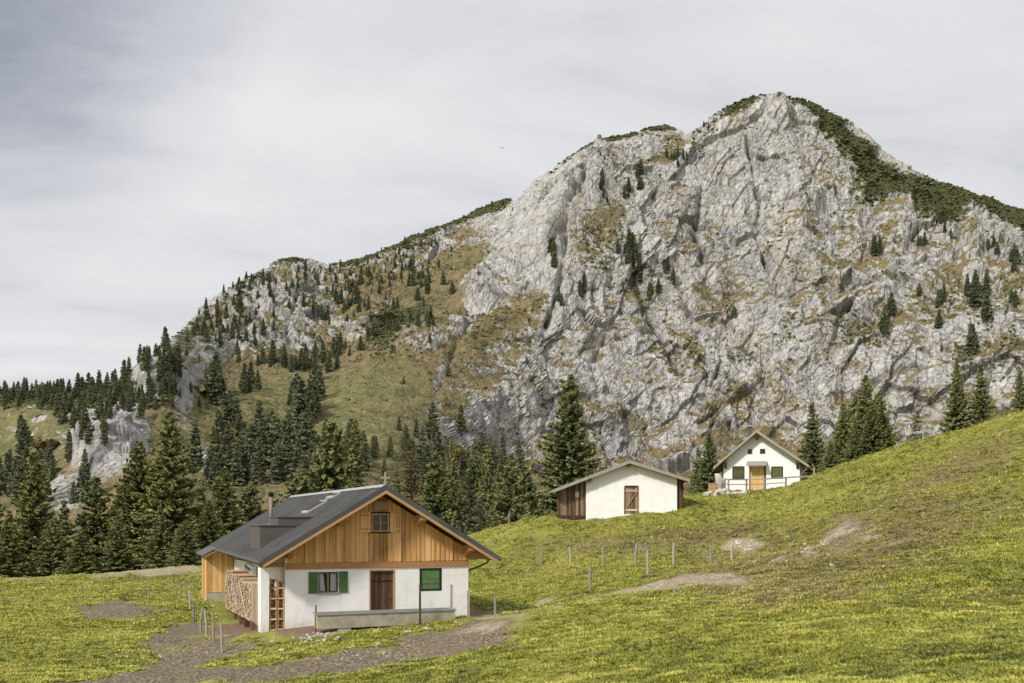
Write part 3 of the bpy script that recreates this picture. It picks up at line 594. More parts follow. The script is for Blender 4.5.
T_(589, 440, 118, 'broad1', 'spruce half hidden behind the left roof of the barn', .9)
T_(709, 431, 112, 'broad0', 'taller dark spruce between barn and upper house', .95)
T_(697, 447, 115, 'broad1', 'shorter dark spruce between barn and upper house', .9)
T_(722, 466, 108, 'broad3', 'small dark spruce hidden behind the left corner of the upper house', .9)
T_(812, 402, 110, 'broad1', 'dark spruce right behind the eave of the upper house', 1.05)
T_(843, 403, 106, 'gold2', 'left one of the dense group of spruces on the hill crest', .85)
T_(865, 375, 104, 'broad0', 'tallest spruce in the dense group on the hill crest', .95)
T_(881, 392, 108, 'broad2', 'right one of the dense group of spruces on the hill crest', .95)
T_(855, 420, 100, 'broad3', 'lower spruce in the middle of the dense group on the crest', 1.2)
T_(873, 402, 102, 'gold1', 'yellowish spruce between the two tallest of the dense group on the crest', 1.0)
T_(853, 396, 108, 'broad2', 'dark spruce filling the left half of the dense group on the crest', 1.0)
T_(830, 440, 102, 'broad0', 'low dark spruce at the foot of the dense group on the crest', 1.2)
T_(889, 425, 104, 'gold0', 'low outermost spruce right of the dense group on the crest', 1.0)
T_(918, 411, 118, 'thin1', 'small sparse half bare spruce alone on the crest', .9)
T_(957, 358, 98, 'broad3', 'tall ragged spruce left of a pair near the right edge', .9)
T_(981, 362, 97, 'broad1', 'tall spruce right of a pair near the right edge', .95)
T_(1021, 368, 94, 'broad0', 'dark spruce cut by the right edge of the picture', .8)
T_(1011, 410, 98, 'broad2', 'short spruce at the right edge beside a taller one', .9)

# mountain trees: (centre x, foot y, spread x, spread y, count, height in px, label)
CL = [(60, 393, 85, 6, 80, 13, 'small dark spruce in the treeline on the low far left ridge'), (85, 402, 60, 10, 30, 18, 'small dark spruce in the treeline on the low far left ridge'),
 (112, 402, 34, 17, 46, 22, 'dark spruce in the dense wood above the left rock outcrop'), (82, 432, 24, 22, 18, 26, 'dark spruce in the dense wood above the left rock outcrop'), (170, 368, 16, 14, 22, 22, 'dark spruce in the dense wood above the left rock outcrop'),
 (163, 396, 15, 12, 12, 18, 'dark spruce growing on top of the left rock outcrop'), (20, 446, 14, 14, 6, 32, 'spruce on the small pasture at the far left'), (45, 468, 12, 18, 8, 30, 'spruce at the foot of the left rock outcrop'),
 (190, 325, 34, 24, 26, 13, 'small spruce along the skyline of the left mountain'), (250, 285, 40, 14, 18, 10, 'small spruce along the skyline of the left mountain'),
 (235, 330, 26, 20, 24, 16, 'small spruce among the cliffs of the left mountain'), (300, 295, 50, 20, 30, 11, 'small spruce among the cliffs of the left mountain'), (350, 300, 30, 24, 34, 14, 'small spruce among the cliffs of the left mountain'), (410, 262, 40, 18, 34, 8, 'small spruce among the cliffs of the left mountain'), (430, 285, 24, 16, 14, 16, 'small spruce among the cliffs of the left mountain'),
 (215, 398, 13, 9, 10, 40, 'tall dark spruce in the clump at the mouth of the left gully'), (253, 388, 9, 4, 6, 25, 'dark spruce at the foot of the left cliffs'), (305, 367, 38, 9, 26, 22, 'dark spruce at the foot of the left cliffs'), (345,352,20,6,8,18,'dark spruce at the foot of the left cliffs'),
 (303, 410, 15, 9, 17, 40, 'tall spruce in the dense clump in the middle of the pasture'), (233, 432, 9, 9, 9, 38, 'spruce in the lower wood on the pasture'), (255, 450, 16, 14, 14, 40, 'spruce in the lower wood on the pasture'), (280, 462, 14, 16, 14, 46, 'spruce in the lower wood on the pasture'), (305, 470, 10, 12, 8, 46, 'spruce in the lower wood on the pasture'), (225, 470, 20, 20, 10, 46, 'spruce in the lower wood on the pasture'),
 (403, 384, 3, 3, 1, 17, 'lone small spruce on the pasture below the scrub slope'), (449, 377, 3, 3, 1, 14, 'lone small spruce at the lower edge of the slab'), (400, 330, 26, 10, 14, 14, 'small spruce in the mountain pine thicket'), (418, 318, 20, 7, 8, 15, 'small spruce in the mountain pine thicket'),
 (410, 450, 30, 14, 9, 26, 'spruce scattered on the upper pasture behind the hut'), (373, 455, 14, 10, 4, 22, 'spruce scattered on the upper pasture behind the hut'), (500, 470, 22, 12, 8, 30, 'spruce at the foot of the scree'), (440,440,14,8,5,34,'spruce at the foot of the scree'),
 (604, 190, 5, 14, 6, 13, 'small spruce in the upper cliffs of the main face'), (640, 178, 5, 10, 6, 15, 'small spruce in the upper cliffs of the main face'), (625, 194, 3, 6, 3, 14, 'small spruce in the upper cliffs of the main face'), (676, 160, 10, 5, 7, 11, 'small spruce in the upper cliffs of the main face'), (552, 255, 4, 9, 5, 16, 'small spruce in the upper cliffs of the main face'),
 (632, 258, 9, 18, 16, 19, 'spruce in the dark strip down the middle of the main face'), (582, 288, 5, 8, 5, 16, 'spruce on a ledge of the main face'), (563, 305, 3, 4, 2, 14, 'spruce on a ledge of the main face'), (652, 292, 6, 6, 5, 15, 'spruce on a ledge of the main face'), (665, 272, 3, 3, 3, 15, 'spruce on a ledge of the main face'), (672, 282, 2, 3, 2, 12, 'spruce on a ledge of the main face'), (735, 316, 6, 3, 3, 12, 'spruce on a ledge of the main face'), (505, 208, 12, 6, 5, 7, 'spruce on a ledge of the main face'),
 (878, 254, 5, 4, 3, 20, 'spruce high on the right part of the main face'), (920, 245, 6, 5, 4, 13, 'spruce high on the right part of the main face'), (890, 318, 4, 8, 3, 28, 'dark spruce pair on the right part of the main face'), (885, 334, 2, 3, 2, 26, 'dark spruce pair on the right part of the main face'), (917, 294, 4, 2, 2, 15, 'small spruce on the grassy ledge at the right'), (941, 304, 3, 4, 3, 18, 'small spruce on the grassy ledge at the right'), (940, 328, 2, 3, 2, 20, 'small spruce on the grassy ledge at the right'), (979, 292, 9, 10, 9, 26, 'spruce in the dark clump near the right edge of the face'), (986, 316, 2, 3, 2, 28, 'spruce in the dark clump near the right edge of the face'), (971, 352, 4, 4, 3, 28, 'spruce in the dark clump near the right edge of the face'), (1012, 305, 4, 4, 3, 16, 'small spruce near the right edge of the face'), (1016, 262, 8, 8, 7, 18, 'small spruce near the right edge of the face'), (990, 248, 6, 5, 4, 16, 'small spruce near the right edge of the face'), (948, 228, 12, 8, 9, 12, 'small spruce near the right edge of the face'), (942, 350, 3, 2, 1, 9, 'small spruce near the right edge of the face'), (710, 125, 8, 5, 6, 6, 'small spruce in the upper cliffs of the main face'), (600, 155, 14, 6, 5, 8, 'small spruce in the upper cliffs of the main face')]
CL += [(280, 484, 70, 10, 24, 38, 'spruce in the dark belt of forest behind the front hut'), (25, 500, 40, 10, 12, 38, 'spruce in the dark belt of forest at the far left'), (450, 482, 60, 12, 22, 36, 'spruce in the forest belt right of the hut ridge'), (330, 462, 30, 14, 14, 38, 'spruce in the dark belt of forest behind the front hut'), (330, 275, 40, 10, 26, 8, 'small spruce among the cliffs of the left mountain'), (380, 275, 30, 14, 22, 10, 'small spruce among the cliffs of the left mountain'), (138, 352, 20, 8, 16, 18, 'dark spruce in the dense wood above the left rock outcrop'), (20, 475, 26, 12, 12, 34, 'spruce at the foot of the left rock outcrop'), (10, 402, 30, 5, 12, 18, 'small dark spruce in the treeline on the low far left ridge')]
trees = []
for cx, cy, sx, sy, n, hp, lab in CL:
    for k in range(n):
        for _ in range(6):
            a, b = random.gauss(0, .62) * sx, random.gauss(0, .62) * sy
            r_ = hit(cx + a, cy + b, 1)
            if r_: break
        if not r_: continue
        loc, ds, nrm_ = r_; ht = hp * (.50 + .62 * random.random()) * loc.y / F
        trees.append((ht / ds, loc.copy(), ht, lab, random.randrange(5)))
trees.sort(key=lambda t: -t[0])
for q, (k, loc, ht, lab, v) in enumerate(trees[:250]):
    o = link('spruce_tree', FARME[v], loc=loc - Vector((0, 0, .06 * ht))); s = ht / 12; o.scale = (s * 1.05, s * 1.05, s); o.rotation_euler.z = random.random() * 6.28
    tag(o, lab, 'spruce', lab.replace('small ', '').replace('dark ', '').replace('tall ', '').replace('spruce', 'spruces', 1))
rest = trees[250:]
def merged(lst, sh, name, mat, label, cat):
    Vs, Fs, Ts, n = [], [], [], 0
    for loc, s, sz, v in lst:
        V, Fc, T = sh[v]; a = random.random() * 6.28; c_, s_ = math.cos(a), math.sin(a)
        W = np.stack([(V[:, 0] * c_ - V[:, 1] * s_) * s, (V[:, 0] * s_ + V[:, 1] * c_) * s, V[:, 2] * sz], 1) + np.array(loc)
        Vs.append(W); Fs.append(Fc + n); Ts.append(np.clip(T + random.uniform(-.15, .15), 0, 1)); n += len(V)
    o = link(name, np_mesh(name, np.concatenate(Vs), np.concatenate(Fs), mat, {'tone': np.concatenate(Ts)}, smooth=False)); return tag(o, label, cat, kind='stuff')
if rest: merged([(loc - Vector((0, 0, .06 * ht)), ht / 12, ht / 12, v) for k, loc, ht, lab, v in rest], FAR, 'distant_small_spruces', M['farspruce'], 'tiny dark spruces scattered far up on the mountain', 'spruces')
# mountain pine scrub: low leafy clumps
CLUMP = []
for i in range(4):
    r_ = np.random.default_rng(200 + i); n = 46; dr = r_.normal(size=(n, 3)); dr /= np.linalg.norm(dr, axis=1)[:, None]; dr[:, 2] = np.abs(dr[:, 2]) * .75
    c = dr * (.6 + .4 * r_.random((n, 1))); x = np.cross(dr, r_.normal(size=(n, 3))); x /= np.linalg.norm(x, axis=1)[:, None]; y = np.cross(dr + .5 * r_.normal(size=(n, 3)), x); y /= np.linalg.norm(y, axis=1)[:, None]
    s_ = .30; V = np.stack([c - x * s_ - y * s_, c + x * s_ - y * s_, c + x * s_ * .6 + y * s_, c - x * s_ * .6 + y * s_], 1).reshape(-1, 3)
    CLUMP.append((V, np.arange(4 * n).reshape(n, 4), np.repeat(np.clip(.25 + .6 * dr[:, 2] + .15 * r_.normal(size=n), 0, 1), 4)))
idx = np.flatnonzero((scrub > .12)); wts = np.maximum(scrub[idx] + .55 * brk[idx], .01) ** 1.5 * (PY.ravel()[idx] > 0); wts = wts / wts.sum()
VV = V_keep = Vall[:nrm].reshape(-1, 3)
pick = rng.choice(idx, 9500, p=wts)
lst = []
for i in pick:
    s = rng.uniform(.5, 1.7); lst.append((VV[i] + np.array([rng.normal() * .6, rng.normal(), -.3 * s]), s, s * rng.uniform(.6, 1.), int(rng.integers(4))))
idx2 = np.flatnonzero((grass > .55) & (fy < 420)); pk = rng.choice(idx2, 1500)
for i in pk: s = rng.uniform(.5, 1.6); lst.append((VV[i] - np.array([0, 0, .3 * s]), s, s * .8, int(rng.integers(4))))
idx3 = np.flatnonzero((cliffx + left > .5) & (fy < 440) & ((gmask > .3) | (grass > .35) | (e1 < .05)) & (fbm(Pf / 45 + 12, 3) > .12) & (smooth < .25)); pk = rng.choice(idx3, 5200)
for i in pk: s = rng.uniform(.35, 1.35) ** 1.2; lst.append((VV[i] - np.array([0, 0, .2 * s]), s, s * rng.uniform(.8, 1.4), int(rng.integers(4))))
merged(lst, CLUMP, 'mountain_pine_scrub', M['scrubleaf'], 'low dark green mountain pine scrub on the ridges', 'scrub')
# yellow bushes and undergrowth in the valley wood
def bush(px, py, hp, key, label, mat):
    r_ = hit(px, py)
    if not r_: return
    loc = r_[0]; s = hp * loc.y / F / 1.2; V_, F_, T_b = [], [], []; n = 0
    for k in range(9):
        V, Fc, T = CLUMP[k % 4]; V_.append(V * s * random.uniform(.5, .8) + np.array([random.gauss(0, .45) * s, random.gauss(0, .4) * s, random.uniform(.1, .6) * s])); F_.append(Fc + n); T_b.append(T); n += len(V)
    o = empty('bush', loc, 0, label=label, cat='bush')
    link('foliage', np_mesh('foliage', np.concatenate(V_), np.concatenate(F_), M[mat], {'tone': np.concatenate(T_b)}, smooth=False), o)
    tb = MB(); [tb.tube([(0, 0, -.4 * s), (random.gauss(0, .1) * s, random.gauss(0, .1) * s, .3 * s), (random.gauss(0, .3) * s, random.gauss(0, .3) * s, .8 * s)], [.05 * s, .035 * s, .01 * s], 5) for _ in range(4)]; tb.build('stem', M['bark'], o)
bush(222, 440, 13, 0, 'yellow autumn bush in the left gully between the spruces', 'yellowleaf')
bush(28, 468, 12, 0, 'yellow autumn bush at the far left below the outcrop', 'yellowleaf')
bush(205, 395, 14, 0, 'brownish bush at the head of the left gully', 'larchneedle')
bush(50, 450, 12, 0, 'reddish bush left of the rock outcrop', 'larchneedle')
bush(345, 478, 14, 0, 'yellow-green bush behind the ridge of the front hut', 'yellowleaf')
bush(455, 458, 12, 0, 'olive bush at the foot of the white scree', 'yellowleaf')

# ---------------------------------------------------------------- front hut (x along the gable front, y to the back)
hut = empty('alpine_hut', (-9.58, 42, 0), math.atan2(.3748, .9271), label='front alpine hut with dark metal roof, honey boarded gable and white walls', cat='hut')
W_, L_ = 8.2, 22.
def holes_wall(mb, u0, u1, z0, z1, holes, y0, y1, tone=.5):
    us = sorted({u0, u1} | {h[0] for h in holes} | {h[1] for h in holes}); zs = sorted({z0, z1} | {h[2] for h in holes} | {h[3] for h in holes})
    for a, b in zip(us[:-1], us[1:]):
        for c, d in zip(zs[:-1], zs[1:]):
            if not any(h[0] <= (a + b) / 2 <= h[1] and h[2] <= (c + d) / 2 <= h[3] for h in holes): mb.box(a, b, y0, y1, c, d, tone)
WIN1 = (1.41, 2.27, 1.43, 2.33); WIN2 = (5.94, 6.89, 1.43, 2.36); DOOR = (3.63, 4.77, .05, 2.37)
w_ = MB(); holes_wall(w_, 0, W_, -1.2, 2.46, [WIN1, WIN2, DOOR], 0, .4)
SW = (6.9, 7.9, 1.4, 2.2)
sw = MB(); us = [.4, SW[0], SW[1], L_]
for a, b, z0, z1 in ((.4, SW[0], -1.2, 3.05), (SW[0], SW[1], -1.2, SW[2]), (SW[0], SW[1], SW[3], 3.05), (SW[1], L_, -1.2, 3.05)): w_.box(0, .4, a, b, z0, z1, .5)
w_.box(W_ - .4, W_, .4, L_, -1.2, 3.05, .5); w_.box(.4, W_ - .4, L_ - .4, L_, -1.2, 3.0, .5)
w_.box(0.0, .35, 0.0, .3, 2.463, 3.02, .5)
w_.build('wall', M['plaster'], hut)
pr = MB(); pr.box(-1.0, -.66, .0, .9, -1.2, 2.55, .5); pr.build('corner_pier', M['plaster'], hut)
pl_ = MB(); pl_.box(-1.02, -.02, .25, .5, 2.56, 2.75, .5); pl_.build('beam', M['trim'], hut)
bm_ = MB(); bm_.box(.02, W_ + .02, -.06, .3, 2.465, 2.72, .5); bm_.build('beam', M['beam'], hut)
RZ, SL = 6.0, .60
def roofz(u): return RZ - SL * abs(u - 4.1)
GW = (3.70, 4.50, 4.03, 4.84)
# gable boarding
gb = MB(); u = .12; rr_ = random.Random(3)
while u < W_ - .05:
    wd = rr_.choice([.17, .2, .22, .25]); a, b = u, min(u + wd - .022, W_); z0 = 2.73; ta, tb_ = roofz(a) - .33, roofz(b) - .33
    tn = rr_.random(); y0 = -.045 - rr_.random() * .018
    mid = [4.1] if a < 4.1 < b else []
    top = [(b, tb_)] + [(4.1, RZ - .33)] * len(mid) + [(a, ta)]
    if b < GW[0] - .05 or a > GW[1] + .05: gb.prism([(a, z0), (b, z0)] + top, y0, .02, tn)
    else:
        gb.prism([(a, z0), (b, z0), (b, GW[2] - .06), (a, GW[2] - .06)], y0, .02, tn); gb.prism([(a, GW[3] + .06), (b, GW[3] + .06)] + top, y0, .02, tn)
    # cover strip
    if rr_.random() < .8 and not (GW[0] - .1 < b < GW[1] + .1): gb.prism([(b - .03, z0 + .01), (b + .03, z0 + .01), (b + .03, roofz(b + .03) - .35), (b - .03, roofz(b - .03) - .35)], y0 - .028, y0 - .001, tn * .8)
    u += wd
gb.build('gable_boarding', M['larch'], hut)
gbk = MB(); gbk.prism([(.1, 2.74), (W_ - .1, 2.74), (W_ - .1, 3.1), (4.1, RZ - .45), (.1, 3.1)], .03, .25, .3); gbk.build('gable_backing', M['dark'], hut)
# gable window
def window(parent, x0, x1, z0, z1, y, frame='beam', sash='trim', depth=.12, mull=1, curtain=False, fw=.07, bars=1):
    f = MB(); f.box(x0, x0 + fw, y - .02, y + depth, z0, z1); f.box(x1 - fw, x1, y - .02, y + depth, z0, z1); f.box(x0 + fw, x1 - fw, y - .02, y + depth, z0, z0 + fw); f.box(x0 + fw, x1 - fw, y - .02, y + depth, z1 - fw, z1)
    fo = f.build('window', M[frame], parent); w = MB(); c = (x0 + x1) / 2
    if mull: w.box(c - .03, c + .03, y + .0, y + .05, z0 + fw, z1 - fw)
    for k in range(bars): zz_ = z0 + (z1 - z0) * (k + 1) / (bars + 1); w.box(x0 + fw, c - .03, y + .005, y + .045, zz_ - .015, zz_ + .015); w.box(c + .03, x1 - fw, y + .005, y + .045, zz_ - .015, zz_ + .015)
    if mull or bars: w.build('sash', M[sash], fo)
    p = MB(); p.box(x0 + fw, x1 - fw, y + .06, y + .075, z0 + fw, z1 - fw); p.build('pane', M['glass'], fo)
    if curtain:
        q = MB()
        for s0, s1 in ((x0 + fw, x0 + (x1 - x0) * .36), (x1 - (x1 - x0) * .36, x1 - fw)): q.prism([(s0, z0 + fw), (s1, z0 + fw), (s1 - (.08 if s0 < c else -.0), z1 - fw), (s0, z1 - fw)], y + .048, y + .056)
        q.build('curtain', M['curtain'], fo)
    return fo
window(hut, GW[0], GW[1], GW[2], GW[3], -.07, 'trim', 'trim')
for a, b in ((GW[0] - .46, GW[0] - .03), (GW[1] + .03, GW[1] + .46)):
    s = MB(); n = 3; [s.box(a + (b - a) * k / n, a + (b - a) * (k + 1) / n - .01, -.13, -.095, GW[2] - .02, GW[3] + .06) for k in range(n)]; s.box(a, b, -.15, -.131, GW[2] + .1, GW[2] + .17); s.box(a, b, -.15, -.131, GW[3] - .12, GW[3] - .05); tag(s.build('shutter', M['larch'], hut), 'plain wooden gable shutter')
s = MB(); s.prism([(3.80, 5.0), (4.42, 5.0), (4.45, 5.2), (4.40, 5.36), (3.82, 5.36), (3.77, 5.2)], -.12, -.08); s.build('plaque', M['palewood'], hut)
window(hut, *WIN1, .10, 'brownmetal', 'trim', curtain=True, bars=0)
for a, b in ((.985, 1.39), (2.29, 2.675)):
    s = MB(); s.box(a, b, -.045, -.005, 1.42, 2.34, .5); [s.box(a + .05, b - .05, -.055, -.046, z, z + .012, .1) for z in np.arange(1.5, 2.3, .06)]; so_ = s.build('shutter', M['green'], hut)
s = MB(); s.box(WIN1[0] - .04, WIN1[1] + .04, -.05, .12, 1.37, 1.428); s.build('window_sill', M['concrete'], hut)
s = MB(); s.box(5.94, 6.89, .06, .1, 1.43, 2.36, .5)
[s.box(6.0, 6.83, .035, .059, z, z + .2, .6) for z in (1.48, 1.71, 1.93, 2.13)]
tag(s.build('shutter', M['green'], hut), 'closed green window shutter in a dark frame')
s = MB(); [s.box(*q, -.012, .12, *z) for q, z in (((5.90, 5.955), (1.39, 2.4)), ((6.875, 6.93), (1.39, 2.4)), ((5.955, 6.875), (1.39, 1.44)), ((5.955, 6.875), (2.35, 2.4)))]; s.build('window_frame', M['dark'], hut)
# door
s = MB(); n = 6
for k in range(n): a = DOOR[0] + .05 + (DOOR[1] - DOOR[0] - .1) * k / n; s.box(a, a + (DOOR[1] - DOOR[0] - .1) / n - .012, .1, .16, DOOR[2], DOOR[3] - .05)
do = s.build('door', M['oldwood'], hut)
s = MB(); s.box(DOOR[0] + .06, DOOR[1] - .06, .08, .099, 1.85, 1.9); s.box(DOOR[0] + .06, DOOR[1] - .06, .08, .099, .45, .5); s.build('hinge', M['dark'], do)
s = MB(); s.tube([(DOOR[1] - .2, .1, 1.1), (DOOR[1] - .2, .04, 1.1), (DOOR[1] - .32, .04, 1.1)], .015, 6); s.build('handle', M['dark'], do)
s = MB(); s.box(DOOR[0], DOOR[0] + .06, -.015, .2, DOOR[2], DOOR[3]); s.box(DOOR[1] - .06, DOOR[1], -.015, .2, DOOR[2], DOOR[3]); s.box(DOOR[0] + .06, DOOR[1] - .06, -.015, .2, DOOR[3] - .05, DOOR[3]); s.build('door_frame', M['trim'], hut)
# side window and its shutter
s = MB(); s.box(.1, .2, *SW, .5); s.build('window', M['glass'], hut)
s = MB(); s.box(-.05, -.01, 6.3, 6.88, 1.4, 2.2, .5); s.box(-.05, -.01, 7.92, 8.5, 1.4, 2.2, .5); tag(s.build('shutter', M['green'], hut), 'green shutters of the side window')
# roof: two slopes, standing seams, soffit, barge boards
o_f = 1.04; UL, UR = -1.06, 9.30
def slope(mb, ua, ub, y0, y1, t0, t1, tone=.5):   # a slab between heights roofz+t0 and roofz+t1
    mb.prism([(ua, roofz(ua) + t0), (ub, roofz(ub) + t0), (ub, roofz(ub) + t1), (ua, roofz(ua) + t1)], y0, y1, tone)
rf = MB(); slope(rf, UL, 4.1, -o_f, L_ + .8, -.10, 0, .5); slope(rf, 4.1, UR, -o_f, L_ + .8, -.10, 0, .5)
y = -o_f + .03
while y < L_ + .7:
    slope(rf, UL + .01, 4.05, y, y + .04, .0015, .075, .95); slope(rf, 4.15, UR - .01, y, y + .04, .0015, .075, .95); y += .52
roof = rf.build('roof', M['metal'], hut)
s = MB(); slope(s, 3.9, 4.1, -o_f, L_ + .8, .08, .10, .9); slope(s, 4.1, 4.3, -o_f, L_ + .8, .08, .10, .9); s.build('ridge_cap', M['flash'], roof)
# verge flashing
s = MB()
for ua, ub in ((UL - .03, 4.1), (4.1, UR + .03)): slope(s, ua, ub, -o_f - .05, -o_f - .003, -.17, .06, .4)
s.build('verge_trim', M['metal'], roof)
s = MB()
for ua, ub in ((UL + .02, 4.1), (4.1, UR - .02)): slope(s, ua, ub, -o_f + .02, L_ + .7, -.15, -.103, .6)
s.build('soffit', M['larch'], hut)
s = MB()
for ua, ub in ((UL + .0, 4.1), (4.1, UR - .0)): slope(s, ua, ub, -o_f - .045, -o_f + .016, -.31, -.173, .6)
s.build('bargeboard', M['trim'], hut)
# rafters and purlins
for uu, nm in ((.15, 0), (2.35, 1), (5.85, 1), (8.05, 0)):
    s = MB(); z = roofz(uu) - .18
    if nm: s.prism([(-o_f + .1, z), (-.05, z), (-.05, z - .46), (-.35, z - .44), (-o_f + .35, z - .26), (-o_f + .1, z - .22)], uu - .16, uu + .16, .4, axis='x')
    else: s.prism([(-o_f + .1, z - .02), (.3, z - .02), (.3, z - .5), (-.3, z - .5), (-.55, z - .32), (-o_f + .1, z - .26)], uu - .12, uu + .12, .4, axis='x')
    s.build('purlin_end', M['trim'] if nm else M['beam'], hut)
s = MB(); s.prism([(8.2, 2.75), (8.45, 2.75), (9.1, 2.78 + .1), (9.1, 2.95), (8.2, 3.3)], -.25, .0, .5); s.build('eave_bracket', M['trim'], hut)
s = MB(); s.prism([(0, 2.8), (-.25, 2.8), (-.85, 2.76), (-.85, 2.86), (0, 3.3)], -.02, .22, .5); s.build('eave_bracket', M['trim'], hut)
# gutters and downpipes
s = MB(); s.tube([(UL - .09, -.9, 2.80), (UL - .09, 17.8, 2.80)], .075, 8); s.build('gutter', M['brownmetal'], hut)
s = MB(); s.tube([(UR + .09, -.9, 2.78), (UR + .09, L_, 2.78)], .075, 8); s.build('gutter', M['brownmetal'], hut)
s = MB(); s.tube([(UR + .05, .4, 2.72), (UR - .1, .4, 2.55), (8.75, .38, 2.38), (8.29, .3, 2.25), (8.27, .3, 1.9), (8.27, .3, -.2)], .045, 8); s.build('downpipe', M['brownmetal'], hut)
s = MB(); s.tube([(-1.1, 11.8, 2.74), (-.9, 11.5, 2.55), (-.55, 8.4, 2.52), (-.1, 5.8, 2.40), (-.08, 5.2, 2.1), (-.08, 5.1, 1.0), (-.08, 5.1, -.2)], .05, 8); s.build('downpipe', M['brownmetal'], hut)
# stepped dormer with brown cheeks
s = MB(); yA = 3.2; zu = lambda z: 4.1 - (RZ - z) / SL
s.prism([(-.6, roofz(-.6) - .05), (zu(4.28), 4.22), (zu(4.28), 4.28), (-.6, 4.28)], yA, yA + 3.4, .3)
dm = s.build('dormer', M['brownmetal'], roof)
s = MB(); s.box(-.66, zu(4.28) + .05, yA - .05, yA + 3.45, 4.283, 4.33, .6); s.build('dormer_cap', M['metal'], roof)
s = MB(); s.prism([(.22, 4.335), (zu(4.66), 4.335), (zu(4.66), 4.66), (.22, 4.66)], yA + .02, yA + 2.6, .3); s.build('dormer', M['brownmetal'], roof)
s = MB(); s.box(.16, zu(4.66) + .05, yA - .03, yA + 2.65, 4.663, 4.70, .6); s.build('dormer_cap', M['metal'], roof)
# chimney pipe
M['chim'] = mat_attr('tarnished_copper_pipe', [(.3, (.16, .11, .085)), (.7, (.34, .26, .21))], .6, scale=3, spec=.4)
s = MB(); s.tube([(1.04, 11, 4.0), (1.04, 11, 5.75)], .09, 12, .6); s.tube([(1.04, 11, 4.1), (1.04, 11, 4.35)], .17, 12, .3); ch = s.build('chimney', M['chim'], roof, True)
s = MB(); s.tube([(1.04, 11, 5.75), (1.04, 11, 5.82), (1.04, 11, 5.98), (1.04, 11, 6.02)], [.08, .14, .14, .03], 12, .2); s.build('chimney_cap', M['dark'], ch, True)
# skylights
for ua, ub in ((2.15, 3.15), (3.4, 3.85)):
    s = MB(); slope(s, ua, ub, 6.7, 8.4, .0, .12, .95); sk_ = s.build('skylight', M['flash'], roof)
    s = MB(); slope(s, ua + .12, ub - .12, 6.85, 8.25, .123, .135, .9); s.build('pane', M['glass'], sk_)
s = MB(); slope(s, 3.15, 3.40, 7.5, 7.7, .0, .06, .9); s.build('flashing', M['flash'], roof)
# finial cross
s = MB(); s.box(4.07, 4.13, -.95, -.89, 6.0, 6.62, .8); s.box(3.90, 4.30, -.945, -.895, 6.34, 6.41, .8); s.box(3.98, 4.22, -.945, -.895, 6.14, 6.19, .8); s.build('finial', M['greywood'], hut)
# boarded shed lean-to at the far end
s = MB(); n = 9
for k in range(n):
    a = -1.55 + 1.5 * k / n; s.prism([(a, .25), (a + 1.5 / n - .015, .25), (a + 1.5 / n - .015, roofz(a) - .08), (a, roofz(a) - .12)], 18.5, 18.55)
for k in range(13): a = 18.56 + .26 * k; s.box(-1.58, -1.53, a, a + .245, -.3, 2.50)
s.build('shed_boarding', M['larch'], hut)
s = MB(); s.box(-1.55, -.003, 18.52, 18.8, -1.2, .245, .2); s.build('plinth', M['concrete'], hut)
s = MB(); s.prism([(-1.85, 2.38), (-1.08, 2.80), (-1.08, 2.90), (-1.85, 2.48)], 17.9, L_ + .8, .5); tag(s.build('roof', M['metal'], hut), 'low roof strip over the boarded lean-to')
s = MB(); s.prism([(-1.8, 2.29), (-1.0, 2.71), (-1.0, 2.80), (-1.8, 2.38)], 17.92, 18.0, .5); s.build('bargeboard', M['trim'], hut)
# wall lamp
s = MB(); s.tube([(-.02, 9.6, 2.2), (-.35, 9.6, 2.35), (-.45, 9.6, 2.2)], .03, 6); lm = s.build('wall_lamp', M['flash'], hut)
s = MB(); s.tube([(-.45, 9.6, 2.22), (-.45, 9.6, 2.12), (-.45, 9.6, 2.0)], [.05, .14, .34], 12); s.build('lamp_shade', M['flash'], lm)

def hl(u, v, z=0): return hut.matrix_basis @ Vector((u, v, z))
HR = hut.rotation_euler.z
bpy.context.view_layer.update()
def loc_ground(u, v): p = hl(u, v); return Vector((p.x, p.y, ground(p.x, p.y)))
# firewood wall along the side
def log_end(mb, y, z, r, x0=-.86, x1=-.12):
    n = random.choice([5, 6, 7]); a0 = random.random() * 6; pr_ = [(y + r * random.uniform(.75, 1.1) * math.cos(a0 + 6.283 * k / n), z + r * random.uniform(.75, 1.1) * math.sin(a0 + 6.283 * k / n)) for k in range(n)]
    mb.prism(pr_, x0 - random.uniform(0, .06), x1, axis='x')
fw_ = empty('firewood_stack', hl(0, 0), HR, label='long pale split firewood stack along the left side wall of the front hut', cat='firewood')
lg = MB(); lgo = MB()
for y in np.arange(3.8, 14.8, .155):
    zb = .10 - .03 * y
    top = 1.55 + .018 * y + .05 * math.sin(y * 1.7)
    for z in np.arange(zb, top, .135): log_end(lg if random.random() < .8 else lgo, y + random.uniform(-.02, .02), z, .078)
tag(lg.build('split_logs', M['palewood'], fw_), kind='stuff'); tag(lgo.build('split_logs', M['orangewood'], fw_), kind='stuff')
for y in (4.4, 6.8, 9.2, 11.6, 14.2): s = MB(); s.box(-.8, -.3, y, y + .35, -1.2, .02 - .03 * y); s.build('support_block', M['oldwood'], fw_)
for y in (5.5, 8.5, 11.5): s = MB(); s.bar((-.96, y, .3), (-.96, y + 2.6, 1.5), .05, .07); s.build('slat', M['greywood'], fw_)
p2 = empty('slatted_wood_crate', hl(0, 0), HR, label='slatted crate of split wood at the front end of the long firewood stack', cat='crate')
for y in np.arange(1.25, 3.6, .26): s = MB(); s.box(-.94, -.88, y, y + .07, .0, 1.62); s.build('slat', M['palewood'], p2)
